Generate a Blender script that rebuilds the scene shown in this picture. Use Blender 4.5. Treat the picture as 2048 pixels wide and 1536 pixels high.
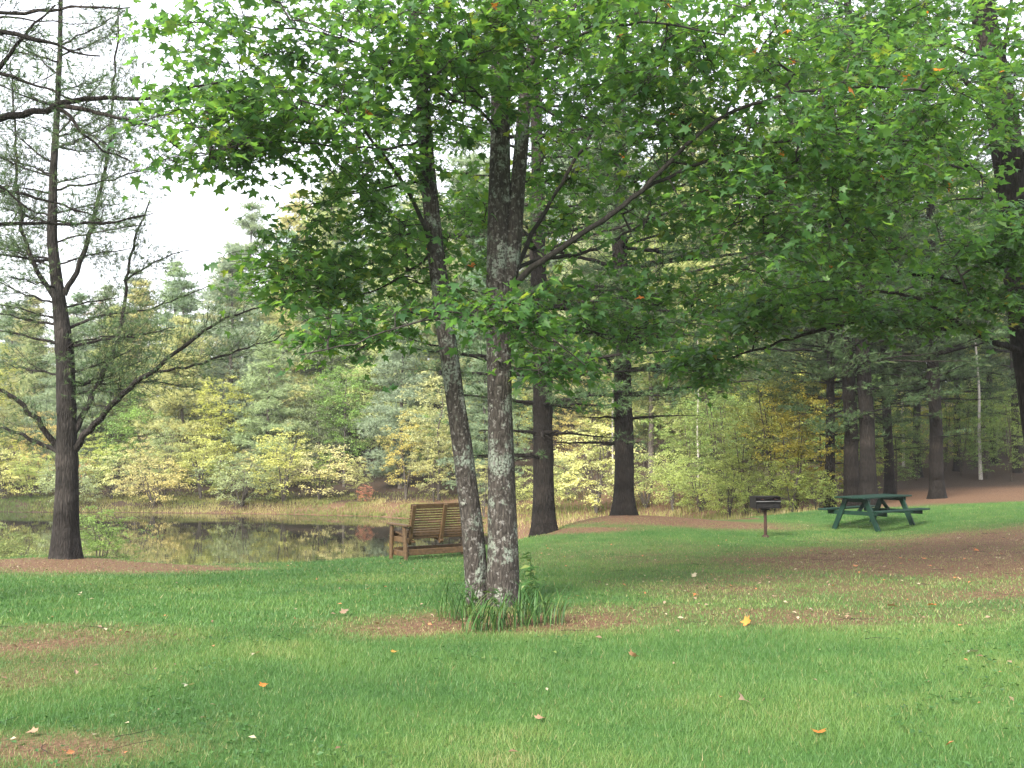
import bpy, math, numpy as np
from mathutils import Vector
R = math.radians
scene = bpy.context.scene
for o in list(bpy.data.objects): bpy.data.objects.remove(o)
COL = scene.collection

# ------------------------------------------------------------------ camera, sky, sun, exposure
CAM_Z, HORIZON, FPX = 1.6, 890.0, 2048.0
TH = math.atan((HORIZON - 768) / FPX)
cam = bpy.data.cameras.new('camera'); cam.sensor_width = 36; cam.lens = 36
cam.clip_start = .05; cam.clip_end = 2000
camo = bpy.data.objects.new('camera', cam); COL.objects.link(camo)
camo.location = (0, 0, CAM_Z); camo.rotation_euler = (math.pi/2 + TH, 0, 0)
scene.camera = camo
SUN_AZ = (-0.52, -0.85)           # towards the sun: behind the viewer's left shoulder, veiled
SUN_EL = R(36)
world = bpy.data.worlds.new('World'); scene.world = world; world.use_nodes = True
wn = world.node_tree; wn.nodes.clear()
wo = wn.nodes.new('ShaderNodeOutputWorld'); bg = wn.nodes.new('ShaderNodeBackground')
sky = wn.nodes.new('ShaderNodeTexSky'); sky.sky_type = 'NISHITA'; sky.sun_disc = False
sky.sun_elevation = SUN_EL; sky.sun_rotation = math.atan2(SUN_AZ[0], SUN_AZ[1])
sky.air_density = 1.0; sky.dust_density = 4.0; sky.ozone_density = 1.0
mixw = wn.nodes.new('ShaderNodeMixRGB'); mixw.inputs[0].default_value = .62
mixw.inputs[2].default_value = (11, 11.1, 11.7, 1)      # an even veil of bright thin cloud
wn.links.new(sky.outputs[0], mixw.inputs[1]); wn.links.new(mixw.outputs[0], bg.inputs[0])
bg.inputs[1].default_value = .10
wn.links.new(bg.outputs[0], wo.inputs[0])
sun = bpy.data.lights.new('sun', 'SUN'); sun.energy = 5.0; sun.angle = R(26); sun.color = (1, .93, .80)
suno = bpy.data.objects.new('sun', sun); COL.objects.link(suno)
hl = math.hypot(*SUN_AZ)
sd = Vector((SUN_AZ[0]/hl*math.cos(SUN_EL), SUN_AZ[1]/hl*math.cos(SUN_EL), math.sin(SUN_EL)))
suno.rotation_euler = sd.to_track_quat('Z', 'Y').to_euler(); suno.location = (-30, -10, 40)
vs = scene.view_settings
scene.display_settings.display_device = 'sRGB'
vs.view_transform = 'Standard'; vs.look = 'None'; vs.gamma = 1; vs.use_curve_mapping = False
vs.exposure = 1.52
cy = scene.cycles
cy.max_bounces = 7; cy.diffuse_bounces = 5; cy.glossy_bounces = 2; cy.transmission_bounces = 3
cy.transparent_max_bounces = 4; cy.volume_bounces = 0
cy.caustics_reflective = False; cy.caustics_refractive = False
cy.use_denoising = True; cy.sample_clamp_indirect = 6
try: cy.denoiser = 'OPENIMAGEDENOISE'
except Exception: pass
scene.render.film_transparent = False

# ------------------------------------------------------------------ helpers
def at(px, py, d):
    u = (px-1024)/FPX; v = (768-py)/FPX
    y = math.cos(TH)-v*math.sin(TH); z = math.sin(TH)+v*math.cos(TH); s = d/y
    return np.array((u*s, d, CAM_Z+z*s))
def poly(pts): return np.array([at(*p) for p in pts])
def nrm(a): return a/np.maximum(np.linalg.norm(a, axis=-1, keepdims=True), 1e-9)
UP = np.array((0, 0, 1.))

class Geo:
    def __init__(s): s.V=[]; s.T=[]; s.Q=[]; s.A=[]; s.n=0
    def add(s, v, tris=None, quads=None, tint=0.5):
        v = np.asarray(v, float).reshape(-1, 3)
        if tris is not None and len(tris): s.T.append(np.asarray(tris).reshape(-1, 3)+s.n)
        if quads is not None and len(quads): s.Q.append(np.asarray(quads).reshape(-1, 4)+s.n)
        s.V.append(v); s.A.append(np.broadcast_to(np.asarray(tint, float), (len(v),))); s.n += len(v)
    def tube(s, pts, rad, sides=5, cap=True, tint=.5, lump=0, rng=None):
        pts = np.asarray(pts, float); n = len(pts); rad = np.broadcast_to(np.asarray(rad, float), (n,))
        t = nrm(np.gradient(pts, axis=0)); ov = pts[-1]-pts[0]
        ref = np.eye(3)[np.argmin(np.abs(ov))]
        a = nrm(np.cross(t, ref)); b = np.cross(t, a)
        ang = np.arange(sides)*2*math.pi/sides
        rr = rad[:, None]*np.ones(sides)
        if lump and rng is not None: rr = rr*(1+lump*rng.standard_normal((n, sides)))
        v = pts[:, None]+rr[..., None]*(np.cos(ang)[None, :, None]*a[:, None]+np.sin(ang)[None, :, None]*b[:, None])
        i = np.arange(n-1)[:, None]*sides; j = np.arange(sides)[None]; k = (j+1) % sides
        q = np.stack([i+j, i+k, i+sides+k, i+sides+j], -1).reshape(-1, 4)
        v = v.reshape(-1, 3)
        tr = []
        if cap:
            v = np.vstack([v, pts[-1]+t[-1]*rad[-1]*.5]); e = (n-1)*sides
            tr = [(e+x, e+(x+1) % sides, n*sides) for x in range(sides)]
        s.add(v, tr, q, tint)
    def scatter(s, tv, tt, P, M, S, tint):
        N = len(P)
        if N == 0: return
        tv = np.asarray(tv); tt = np.asarray(tt)
        v = np.einsum('nij,vj->nvi', M, tv)*np.asarray(S).reshape(-1, 1, 1)+P[:, None]
        f = (tt[None]+(np.arange(N)*len(tv))[:, None, None]).reshape(-1, 3)
        s.add(v.reshape(-1, 3), f, None, np.repeat(np.broadcast_to(tint, (N,)), len(tv)))
    def box(s, c, size, M=None, tint=.5, taper=0):
        v = np.array([(x, y, z) for x in (-.5, .5) for y in (-.5, .5) for z in (-.5, .5)])*np.asarray(size)
        if M is not None: v = v@np.asarray(M).T
        s.add(v+np.asarray(c), None, [(0,1,3,2),(4,6,7,5),(0,4,5,1),(2,3,7,6),(0,2,6,4),(1,5,7,3)], tint)
    def mesh(s, name, mat, smooth=False, origin=(0, 0, 0)):
        me = bpy.data.meshes.new(name)
        if s.n == 0: return me
        V = np.concatenate(s.V)-np.asarray(origin); T = np.concatenate(s.T) if s.T else np.zeros((0, 3), int)
        Q = np.concatenate(s.Q) if s.Q else np.zeros((0, 4), int)
        me.vertices.add(len(V)); me.vertices.foreach_set('co', V.astype(np.float32).ravel())
        L = np.concatenate([T.ravel(), Q.ravel()]); me.loops.add(len(L)); me.loops.foreach_set('vertex_index', L.astype(np.int32))
        nf = len(T)+len(Q); me.polygons.add(nf)
        st = np.concatenate([np.arange(len(T))*3, len(T)*3+np.arange(len(Q))*4])
        me.polygons.foreach_set('loop_start', st.astype(np.int32))
        me.polygons.foreach_set('use_smooth', np.full(nf, smooth))
        at_ = me.attributes.new('tint', 'FLOAT', 'POINT'); at_.data.foreach_set('value', np.concatenate(s.A).astype(np.float32))
        me.update(calc_edges=True); me.validate()
        if mat: me.materials.append(mat)
        return me
    def build(s, name, mat, parent=None, smooth=False, origin=(0, 0, 0), kind=None):
        o = bpy.data.objects.new(name, s.mesh(name, mat, smooth, origin)); COL.objects.link(o)
        if parent is not None: o.parent = parent
        if kind: o['kind'] = kind
        return o
def tag(o, label, cat, group=None):
    o['label'] = label; o['category'] = cat
    if group: o['group'] = group
    return o
def thing(name, label, cat, loc=(0, 0, 0), rz=0, group=None, scale=1):
    o = bpy.data.objects.new(name, None); COL.objects.link(o); o.location = loc; o.rotation_euler = (0, 0, rz)
    o.scale = (scale,)*3 if np.isscalar(scale) else scale; o.empty_display_size = .3
    return tag(o, label, cat, group)
def copy_tree(src, name, label, cat, loc, rz, group, scale, color=None, tone=None):
    r = thing(name, label, cat, loc, rz, group, scale)
    for ch in src:                       # src: list of (part name, mesh, kind)
        c = bpy.data.objects.new(ch[0], ch[1]); COL.objects.link(c); c.parent = r
        if ch[2]: c['kind'] = ch[2]
        if color is not None and ch[0] == 'crown': c.color = (*color, 1)
        if tone is not None and ch[0] != 'crown': c.color = (*tone, 1)
    return r
ORD = ['first','second','third','fourth','fifth','sixth','seventh','eighth','ninth','tenth','eleventh','twelfth','thirteenth','fourteenth',
       'fifteenth','sixteenth','seventeenth','eighteenth','nineteenth','twentieth','twenty-first','twenty-second','twenty-third','twenty-fourth','twenty-fifth',
       'twenty-sixth','twenty-seventh','twenty-eighth','twenty-ninth','thirtieth']+['thirty-'+x for x in ('first','second','third','fourth','fifth','sixth','seventh','eighth','ninth')]

# smooth value noise on arrays
def vnoise(x, y, seed=0):
    x = np.asarray(x, float); y = np.asarray(y, float)
    xi = np.floor(x).astype(np.int64); yi = np.floor(y).astype(np.int64); fx = x-xi; fy = y-yi
    def h(a, b):
        n = (a*374761393+b*668265263+seed*974634777) & 0xffffffff
        n = ((n ^ (n >> 13))*1274126177) & 0xffffffff
        return ((n ^ (n >> 16)) & 0xffff)/65535.
    fx = fx*fx*(3-2*fx); fy = fy*fy*(3-2*fy)
    return (h(xi, yi)*(1-fx)+h(xi+1, yi)*fx)*(1-fy)+(h(xi, yi+1)*(1-fx)+h(xi+1, yi+1)*fx)*fy
def fbm(x, y, seed=0, o=4):
    s = 0; a = .5
    for k in range(o): s = s+a*vnoise(x*2**k, y*2**k, seed+k); a *= .5
    return s/(1-.5**o)
def sstep(a, b, x): t = np.clip((x-a)/(b-a), 0, 1); return t*t*(3-2*t)

# ------------------------------------------------------------------ materials
def mat_base(name):
    m = bpy.data.materials.new(name); m.use_nodes = True; nt = m.node_tree; nt.nodes.clear()
    out = nt.nodes.new('ShaderNodeOutputMaterial'); return m, nt, out
def N(nt, t, **kw):
    n = nt.nodes.new(t)
    for k, v in kw.items():
        if k.startswith('i_'): n.inputs[int(k[2:])].default_value = v
        else: setattr(n, k, v)
    return n
def ramp(nt, stops, interp='LINEAR'):
    r = nt.nodes.new('ShaderNodeValToRGB'); r.color_ramp.interpolation = interp
    e = r.color_ramp.elements
    while len(e) < len(stops): e.new(.5)
    for k, (p, c) in enumerate(stops): e[k].position = p; e[k].color = (*c, 1)
    return r
def leaf_mat(name, stops, transl=.35, rough=.45, spec=.3, use_color=False, tgain=(1.25, 1.3, .6)):
    m, nt, out = mat_base(name); l = nt.links.new
    a = N(nt, 'ShaderNodeAttribute', attribute_name='tint')
    r = ramp(nt, stops); l(a.outputs['Fac'], r.inputs[0]); col = r.outputs[0]
    if use_color:
        oi = N(nt, 'ShaderNodeObjectInfo'); mx = N(nt, 'ShaderNodeMixRGB', blend_type='MULTIPLY', i_0=1.)
        l(col, mx.inputs[1]); l(oi.outputs['Color'], mx.inputs[2]); col = mx.outputs[0]
    p = N(nt, 'ShaderNodeBsdfPrincipled'); p.inputs['Roughness'].default_value = rough
    p.inputs['Specular IOR Level'].default_value = spec
    l(col, p.inputs['Base Color'])
    t = N(nt, 'ShaderNodeBsdfTranslucent'); g = N(nt, 'ShaderNodeMixRGB', blend_type='MULTIPLY', i_0=1.); g.inputs[2].default_value = (*tgain, 1)
    l(col, g.inputs[1]); l(g.outputs[0], t.inputs[0])
    ms = N(nt, 'ShaderNodeMixShader', i_0=transl); l(p.outputs[0], ms.inputs[1]); l(t.outputs[0], ms.inputs[2])
    l(ms.outputs[0], out.inputs[0]); return m
def bark_mat(name, c0, c1, scale=(9, 9, 1.6), bump=.6, lichen=None, use_color=False, dist=.03, bands=False):
    m, nt, out = mat_base(name); l = nt.links.new
    tc = N(nt, 'ShaderNodeTexCoord'); mp = N(nt, 'ShaderNodeMapping'); mp.inputs['Scale'].default_value = scale
    l(tc.outputs['Object'], mp.inputs[0])
    n1 = N(nt, 'ShaderNodeTexNoise'); n1.inputs['Scale'].default_value = 3; n1.inputs['Detail'].default_value = 7; n1.inputs['Roughness'].default_value = .7
    l(mp.outputs[0], n1.inputs[0])
    vo = N(nt, 'ShaderNodeTexVoronoi', feature='DISTANCE_TO_EDGE'); vo.inputs['Scale'].default_value = 2.6; l(mp.outputs[0], vo.inputs[0])
    mu = N(nt, 'ShaderNodeMath', operation='MULTIPLY_ADD'); l(vo.outputs[0], mu.inputs[0]); mu.inputs[1].default_value = .9; l(n1.outputs[0], mu.inputs[2])
    r = ramp(nt, [(.33, c0), (.85, c1)]); l(mu.outputs[0], r.inputs[0]); col = r.outputs[0]
    if lichen:
        for k, (lc, sc, th, seed) in enumerate(lichen):
            n2 = N(nt, 'ShaderNodeTexNoise'); n2.inputs['Scale'].default_value = sc; n2.inputs['Detail'].default_value = 5; n2.inputs['Roughness'].default_value = .65
            m2 = N(nt, 'ShaderNodeMapping'); m2.inputs['Location'].default_value = (seed, seed*2, seed*.7); m2.inputs['Scale'].default_value = (1, 1, .8)
            l(tc.outputs['Object'], m2.inputs[0]); l(m2.outputs[0], n2.inputs[0])
            rr = ramp(nt, [(th, (0, 0, 0)), (th+.05, (1, 1, 1))]); l(n2.outputs[0], rr.inputs[0])
            sp = N(nt, 'ShaderNodeTexNoise'); sp.inputs['Scale'].default_value = 45; sp.inputs['Detail'].default_value = 3; l(tc.outputs['Object'], sp.inputs[0])
            rs = ramp(nt, [(.38, (0, 0, 0)), (.55, (1, 1, 1))]); l(sp.outputs[0], rs.inputs[0])
            mm = N(nt, 'ShaderNodeMath', operation='MULTIPLY'); l(rr.outputs[0], mm.inputs[0]); l(rs.outputs[0], mm.inputs[1])
            mx = N(nt, 'ShaderNodeMixRGB'); l(mm.outputs[0], mx.inputs[0]); l(col, mx.inputs[1]); mx.inputs[2].default_value = (*lc, 1); col = mx.outputs[0]
    if bands:
        mb_ = N(nt, 'ShaderNodeMapping'); mb_.inputs['Scale'].default_value = (.5, .5, 2.2); l(tc.outputs['Object'], mb_.inputs[0])
        nb = N(nt, 'ShaderNodeTexNoise'); nb.inputs['Scale'].default_value = 1.0; nb.inputs['Detail'].default_value = 3; l(mb_.outputs[0], nb.inputs[0])
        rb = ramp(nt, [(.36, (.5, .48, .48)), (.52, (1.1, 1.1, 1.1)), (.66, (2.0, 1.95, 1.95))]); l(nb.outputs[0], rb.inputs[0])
        mx = N(nt, 'ShaderNodeMixRGB', blend_type='MULTIPLY', i_0=1.); l(col, mx.inputs[1]); l(rb.outputs[0], mx.inputs[2]); col = mx.outputs[0]
    if use_color:
        oi = N(nt, 'ShaderNodeObjectInfo'); mx = N(nt, 'ShaderNodeMixRGB', blend_type='MULTIPLY', i_0=1.)
        l(col, mx.inputs[1]); l(oi.outputs['Color'], mx.inputs[2]); col = mx.outputs[0]
    b = N(nt, 'ShaderNodeBump'); b.inputs['Strength'].default_value = bump; b.inputs['Distance'].default_value = dist; l(mu.outputs[0], b.inputs['Height'])
    p = N(nt, 'ShaderNodeBsdfPrincipled'); p.inputs['Roughness'].default_value = .9; p.inputs['Specular IOR Level'].default_value = .2
    l(col, p.inputs['Base Color']); l(b.outputs[0], p.inputs['Normal']); l(p.outputs[0], out.inputs[0]); return m
def paint_mat(name, c0, c1, scale=(3, 30, 30), rough=.6, spec=.35, bump=.15, metal=0):
    m, nt, out = mat_base(name); l = nt.links.new
    tc = N(nt, 'ShaderNodeTexCoord'); mp = N(nt, 'ShaderNodeMapping'); mp.inputs['Scale'].default_value = scale; l(tc.outputs['Object'], mp.inputs[0])
    n1 = N(nt, 'ShaderNodeTexNoise'); n1.inputs['Scale'].default_value = 1.5; n1.inputs['Detail'].default_value = 6; l(mp.outputs[0], n1.inputs[0])
    r = ramp(nt, [(.3, c0), (.7, c1)]); l(n1.outputs[0], r.inputs[0])
    b = N(nt, 'ShaderNodeBump'); b.inputs['Strength'].default_value = bump; b.inputs['Distance'].default_value = .01; l(n1.outputs[0], b.inputs['Height'])
    p = N(nt, 'ShaderNodeBsdfPrincipled'); p.inputs['Roughness'].default_value = rough; p.inputs['Specular IOR Level'].default_value = spec; p.inputs['Metallic'].default_value = metal
    l(r.outputs[0], p.inputs['Base Color']); l(b.outputs[0], p.inputs['Normal']); l(p.outputs[0], out.inputs[0]); return m

M = {}
M['maple_leaf'] = leaf_mat('maple_leaf', [(0, (.036, .092, .042)), (.45, (.056, .132, .050)), (.85, (.088, .170, .046)), (.97, (.15, .19, .045)), (1, (.40, .14, .04))], .6, .5, .35, tgain=(2.3, 2.15, .9))
M['oak_leaf'] = leaf_mat('oak_leaf', [(0, (.040, .10, .040)), (.5, (.062, .150, .045)), (.9, (.10, .19, .040)), (1, (.35, .14, .03))], .55, .42, .5, tgain=(1.9, 1.8, .8))
M['needle'] = leaf_mat('needle', [(0, (.040, .080, .035)), (.5, (.075, .130, .055)), (1, (.13, .165, .07))], .3, .5, .3, tgain=(1, 1.1, .8))
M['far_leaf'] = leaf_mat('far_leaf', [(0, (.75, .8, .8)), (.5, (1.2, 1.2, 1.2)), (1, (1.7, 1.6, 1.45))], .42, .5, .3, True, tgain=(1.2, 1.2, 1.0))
M['sedge'] = leaf_mat('sedge', [(0, (.07, .11, .03)), (.4, (.17, .19, .06)), (.75, (.30, .26, .12)), (1, (.40, .33, .20))], .3, .6, .2)
M['lawn_blade'] = leaf_mat('lawn_blade', [(0, (.035, .092, .029)), (.35, (.063, .146, .041)), (.7, (.114, .196, .054)), (.88, (.18, .215, .08)), (1, (.30, .25, .14))], .3, .5, .3)
M['daylily'] = leaf_mat('daylily', [(0, (.025, .07, .02)), (.6, (.048, .12, .033)), (1, (.14, .18, .055))], .3, .5, .25)
M['dry_leaf'] = leaf_mat('dry_leaf', [(0, (.12, .07, .045)), (.35, (.26, .19, .14)), (.6, (.42, .13, .03)), (.8, (.40, .21, .05)), (1, (.30, .31, .25))], .2, .6, .2)
M['maple_bark'] = bark_mat('maple_bark', (.007, .006, .0055), (.062, .055, .050), (11, 11, 3.2), 1., [((.165, .195, .165), 3.2, .54, 3.), ((.21, .225, .20), 9, .60, 8.), ((.14, .135, .13), 26, .555, 5.)], dist=.025)
M['twig_bark'] = bark_mat('twig_bark', (.014, .013, .012), (.045, .040, .038), (8, 8, 3), .3)
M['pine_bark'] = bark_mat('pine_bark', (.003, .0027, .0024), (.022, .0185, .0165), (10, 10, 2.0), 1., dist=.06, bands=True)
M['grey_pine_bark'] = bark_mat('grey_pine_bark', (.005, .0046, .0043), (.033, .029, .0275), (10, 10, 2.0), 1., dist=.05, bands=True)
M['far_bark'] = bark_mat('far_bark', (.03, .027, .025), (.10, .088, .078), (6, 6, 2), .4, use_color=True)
M['birch_bark'] = bark_mat('birch_bark', (.14, .13, .12), (.42, .40, .37), (4, 4, 14), .3)
M['bench_wood'] = paint_mat('bench_wood', (.042, .024, .011), (.100, .060, .027), (14, 14, 14), .6)
M['table_paint'] = paint_mat('table_paint', (.0018, .017, .011), (.004, .029, .018), (8, 8, 8), .6, .25)
M['black_iron'] = paint_mat('black_iron', (.005, .005, .006), (.012, .011, .011), (12, 12, 12), .6, .25)
M['rusty_iron'] = paint_mat('rusty_iron', (.02, .011, .009), (.055, .025, .018), (14, 14, 14), .7, .3)

# ------------------------------------------------------------------ terrain
WATER = -1.6
CP = [(0,0,0),(-4,0,0),(4,0,.05),(0,5,0),(-4,6,0),(4,6,.05),(-10,0,0),(12,0,.3),(0,-15,0),(-15,-15,0),(15,-15,.4),(-.2,10.3,.02),
 (-5,10.5,-.03),(-7.4,17,-.36),(-5.2,17,-.40),(-15,17,-.35),(-30,15,-.4),(-1.9,17.5,-.35),(-.8,18.8,-.36),(.66,22,-.26),(2.6,24,-.15),(4,22.5,-.2),
 (5.2,21,-.26),(8.1,23,-.22),(7.8,26,-.06),(12,20,.10),(15,30,.15),(17,34,.28),(6,12,.0),(11,14,.22),(9.5,17,.0),
 (1.5,30,-1.35),(4,30,-1.2),(6,29,-.7),(2,36,-1.2),(5,38,-1.0),(0,42,-1.1),(4,45,-.5),(8,36,-.4),(8,45,.1),
 (12,40,.5),(20,45,1.0),(30,35,.8),(25,60,2.5),(12,60,2.5),(3,55,1.3),(-3,49,-.9),(-8,50,-1.0),(-15,52,-1.0),(-28,53,-1.0),(-45,54,-1.0),
 (-5,60,.6),(-20,62,.4),(-40,64,.2),(-5,80,6),(-25,80,4.5),(-50,80,2.),(15,80,6),(40,80,6),(-60,110,3.5),(-30,110,6.5),(0,110,8),(40,110,8),
 (-90,60,0),(-90,110,3),(90,110,8),(90,60,4),(60,20,1.5),(60,-30,1.5),(-60,-30,0),(-90,15,-.5),(-90,170,5),(0,170,9),(90,170,9),(0,-60,0),(-200,-100,0),(200,-100,3),(-250,300,8),(0,300,10),(250,300,10),(250,60,5),(-250,60,2)]
CP = np.array(CP, float)
def _k(r2): return np.where(r2 > 0, r2*np.log(np.maximum(r2, 1e-12)), 0)
_n = len(CP); _A = np.zeros((_n+3, _n+3)); _d2 = ((CP[:, None, :2]-CP[None, :, :2])**2).sum(-1)
_A[:_n, :_n] = _k(_d2)+np.eye(_n)*.02; _P = np.c_[np.ones(_n), CP[:, :2]]; _A[:_n, _n:] = _P; _A[_n:, :_n] = _P.T
_w = np.linalg.solve(_A, np.r_[CP[:, 2], 0, 0, 0])
def land(x, y):
    x = np.asarray(x, float); y = np.asarray(y, float); z = _w[_n]+_w[_n+1]*x+_w[_n+2]*y
    for k in range(_n): z = z+_w[k]*_k((x-CP[k, 0])**2+(y-CP[k, 1])**2)
    return z
POND = np.array([(-120,19.5),(-30,19.2),(-14,19.4),(-9,19.6),(-7.0,19.9),(-5.4,19.0),(-4.2,19.2),(-3,19.9),(-1.6,21.0),(-.5,22.4),(.3,24.3),(.8,27),(.7,31),(.1,34),(-.9,37),
                 (-2.4,41),(-4.2,44.5),(-7,46.6),(-11,47.6),(-16,48.6),(-22,49.0),(-30,49.8),(-45,51),(-120,53)])
def pond_sd(x, y):          # positive outside the water
    x = np.asarray(x, float); y = np.asarray(y, float)
    x, y = x+.5*(vnoise(x*.7, y*.7, 5)-.5), y+.5*(vnoise(x*.7, y*.7, 9)-.5)
    d2 = np.full(np.shape(x), 1e9); ins = np.zeros(np.shape(x), bool); n = len(POND)
    for k in range(n):
        (x0, y0), (x1, y1) = POND[k], POND[(k+1) % n]; ex, ey = x1-x0, y1-y0
        t = np.clip(((x-x0)*ex+(y-y0)*ey)/(ex*ex+ey*ey), 0, 1)
        d2 = np.minimum(d2, (x-x0-t*ex)**2+(y-y0-t*ey)**2)
        if y0 != y1: ins ^= ((y0 > y) != (y1 > y)) & (x < (x1-x0)*(y-y0)/(y1-y0)+x0)
    d = np.sqrt(d2); return np.where(ins, -d, d)
def height(x, y):
    h = land(x, y); s = pond_sd(x, y)
    h = h+.10*(fbm(np.asarray(x)*.35, np.asarray(y)*.35, 3)-.5)*sstep(4, 9, np.asarray(y))
    # little mounds of shed needles round the pines
    for (mx, my, r, a) in ((-7.35, 17, 1.6, .10), (2.6, 24, 1.9, .14), (.66, 22, 1.2, .06)):
        h = h+a*np.exp(-((np.asarray(x)-mx)**2+(np.asarray(y)-my)**2)/r**2)
    out = WATER+.02+(h-WATER-.02)*sstep(0, 1.7, s)
    return np.where(s > 0, out, WATER-np.minimum(-s*.4, 1.0))
def gz(x, y): return float(height(np.array([x]), np.array([y]))[0])
def ground(px, d): x = (px-1024)/FPX*d; return np.array((x, d, gz(x, d)))
BROWN = [(-3.9,8.4,1.3,.9,.6),(-3.3,7.2,.9,.5,.4),(-2.5,5.5,.9,.35,.6),(-6.9,16.2,2.8,1.3,1.),(.0,9.2,1.7,.6,.6),(-.9,8.9,.7,.35,.8),(6.8,15.4,3.6,3.2,1.1),(10,18,4,3.2,1.),(7,11.5,3,1.8,.6),(2.4,9.6,2.8,.9,.45),(4.2,12.5,3.4,2.6,.45),(2.5,17,4,3,.28),
         (3.2,23.2,3.2,1.0,1.),(1.0,21.6,1.6,.5,.8),(9,14,3.2,3,.9),(-4.8,15.9,1.2,.35,.6),(9.5,27.5,2.0,1.3,.6)]
def brown(x, y):
    x = np.asarray(x, float); y = np.asarray(y, float); m = np.zeros(np.shape(x))
    for (bx, by, rx, ry, a) in BROWN: m = np.maximum(m, a*np.exp(-(((x-bx)/rx)**2+((y-by)/ry)**2)**1.5))
    n = fbm(x*1.3, y*2.2, 21)
    m = m*(.15+.9*n+1.0*fbm(x*3.6, y*5.5, 25))+.10*sstep(.52, .75, fbm(x*.9+7, y*1.3, 31))
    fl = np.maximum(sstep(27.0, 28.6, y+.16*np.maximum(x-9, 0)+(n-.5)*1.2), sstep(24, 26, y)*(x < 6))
    deep = np.maximum(np.where(x < -2, sstep(47.5, 50, y), sstep(44, 47, y)), sstep(32, 35, y)*(x > 8.5))  # wooded floor where tree shade is put into the ground colour
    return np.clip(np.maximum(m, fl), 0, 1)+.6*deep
def axis(lo, hi, step, far_lo, far_hi, g=1.18):
    a = list(np.arange(lo, hi+1e-6, step)); s = step
    while a[-1] < far_hi: s *= g; a.append(a[-1]+s)
    s = step
    while a[0] > far_lo: s *= g; a.insert(0, a[0]-s)
    return np.array(a)
gx = axis(-17, 17, .28, -450, 450); gy = axis(3, 54, .28, -200, 600)
X, Y = np.meshgrid(gx, gy); Z = height(X, Y)
g = Geo(); nx = len(gx); ny = len(gy)
ii = (np.arange(ny-1)[:, None]*nx+np.arange(nx-1)[None]).ravel()
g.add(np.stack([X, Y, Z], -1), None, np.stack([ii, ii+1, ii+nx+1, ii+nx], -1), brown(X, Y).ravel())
def ground_mat():
    m, nt, out = mat_base('ground'); l = nt.links.new
    tc = N(nt, 'ShaderNodeTexCoord'); a = N(nt, 'ShaderNodeAttribute', attribute_name='tint')
    n1 = N(nt, 'ShaderNodeTexNoise'); n1.inputs['Scale'].default_value = 2.2; n1.inputs['Detail'].default_value = 9; n1.inputs['Roughness'].default_value = .7
    n2 = N(nt, 'ShaderNodeTexNoise'); n2.inputs['Scale'].default_value = 26; n2.inputs['Detail'].default_value = 6; n2.inputs['Roughness'].default_value = .75
    l(tc.outputs['Object'], n1.inputs[0]); l(tc.outputs['Object'], n2.inputs[0])
    gr = ramp(nt, [(.3, (.030, .075, .020)), (.5, (.050, .115, .028)), (.72, (.095, .135, .040))]); l(n1.outputs[0], gr.inputs[0])
    br = ramp(nt, [(.3, (.050, .030, .021)), (.5, (.118, .070, .045)), (.62, (.170, .108, .068)), (.8, (.24, .17, .115))]); l(n2.outputs[0], br.inputs[0])
    ad = N(nt, 'ShaderNodeMath', operation='MULTIPLY_ADD', i_1=.7); l(n2.outputs[0], ad.inputs[0]); l(a.outputs['Fac'], ad.inputs[2])
    mk = ramp(nt, [(.42, (0, 0, 0)), (1., (1, 1, 1))]); l(ad.outputs[0], mk.inputs[0])
    mx = N(nt, 'ShaderNodeMixRGB'); l(mk.outputs[0], mx.inputs[0]); l(gr.outputs[0], mx.inputs[1]); l(br.outputs[0], mx.inputs[2])
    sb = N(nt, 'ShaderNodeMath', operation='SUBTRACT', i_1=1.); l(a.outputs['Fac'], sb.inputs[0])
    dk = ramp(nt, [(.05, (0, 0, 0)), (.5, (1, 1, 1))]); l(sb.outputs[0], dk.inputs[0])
    hm = ramp(nt, [(.35, (.020, .015, .012)), (.6, (.060, .043, .032)), (.75, (.10, .085, .04))]); l(n2.outputs[0], hm.inputs[0])   # leaf mould of the wood, with the shade under the trees darkened into it
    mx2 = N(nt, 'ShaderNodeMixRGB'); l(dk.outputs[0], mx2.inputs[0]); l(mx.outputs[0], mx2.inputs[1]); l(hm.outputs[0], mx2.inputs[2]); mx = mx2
    b = N(nt, 'ShaderNodeBump'); b.inputs['Strength'].default_value = .7; b.inputs['Distance'].default_value = .04; l(n2.outputs[0], b.inputs['Height'])
    p = N(nt, 'ShaderNodeBsdfPrincipled'); p.inputs['Roughness'].default_value = .95; p.inputs['Specular IOR Level'].default_value = .1
    l(mx.outputs[0], p.inputs['Base Color']); l(b.outputs[0], p.inputs['Normal']); l(p.outputs[0], out.inputs[0]); return m
ter = g.build('ground', ground_mat(), smooth=True); ter['kind'] = 'structure'; ter['label'] = 'lawn sloping to the pond and the wooded banks beyond'
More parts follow.
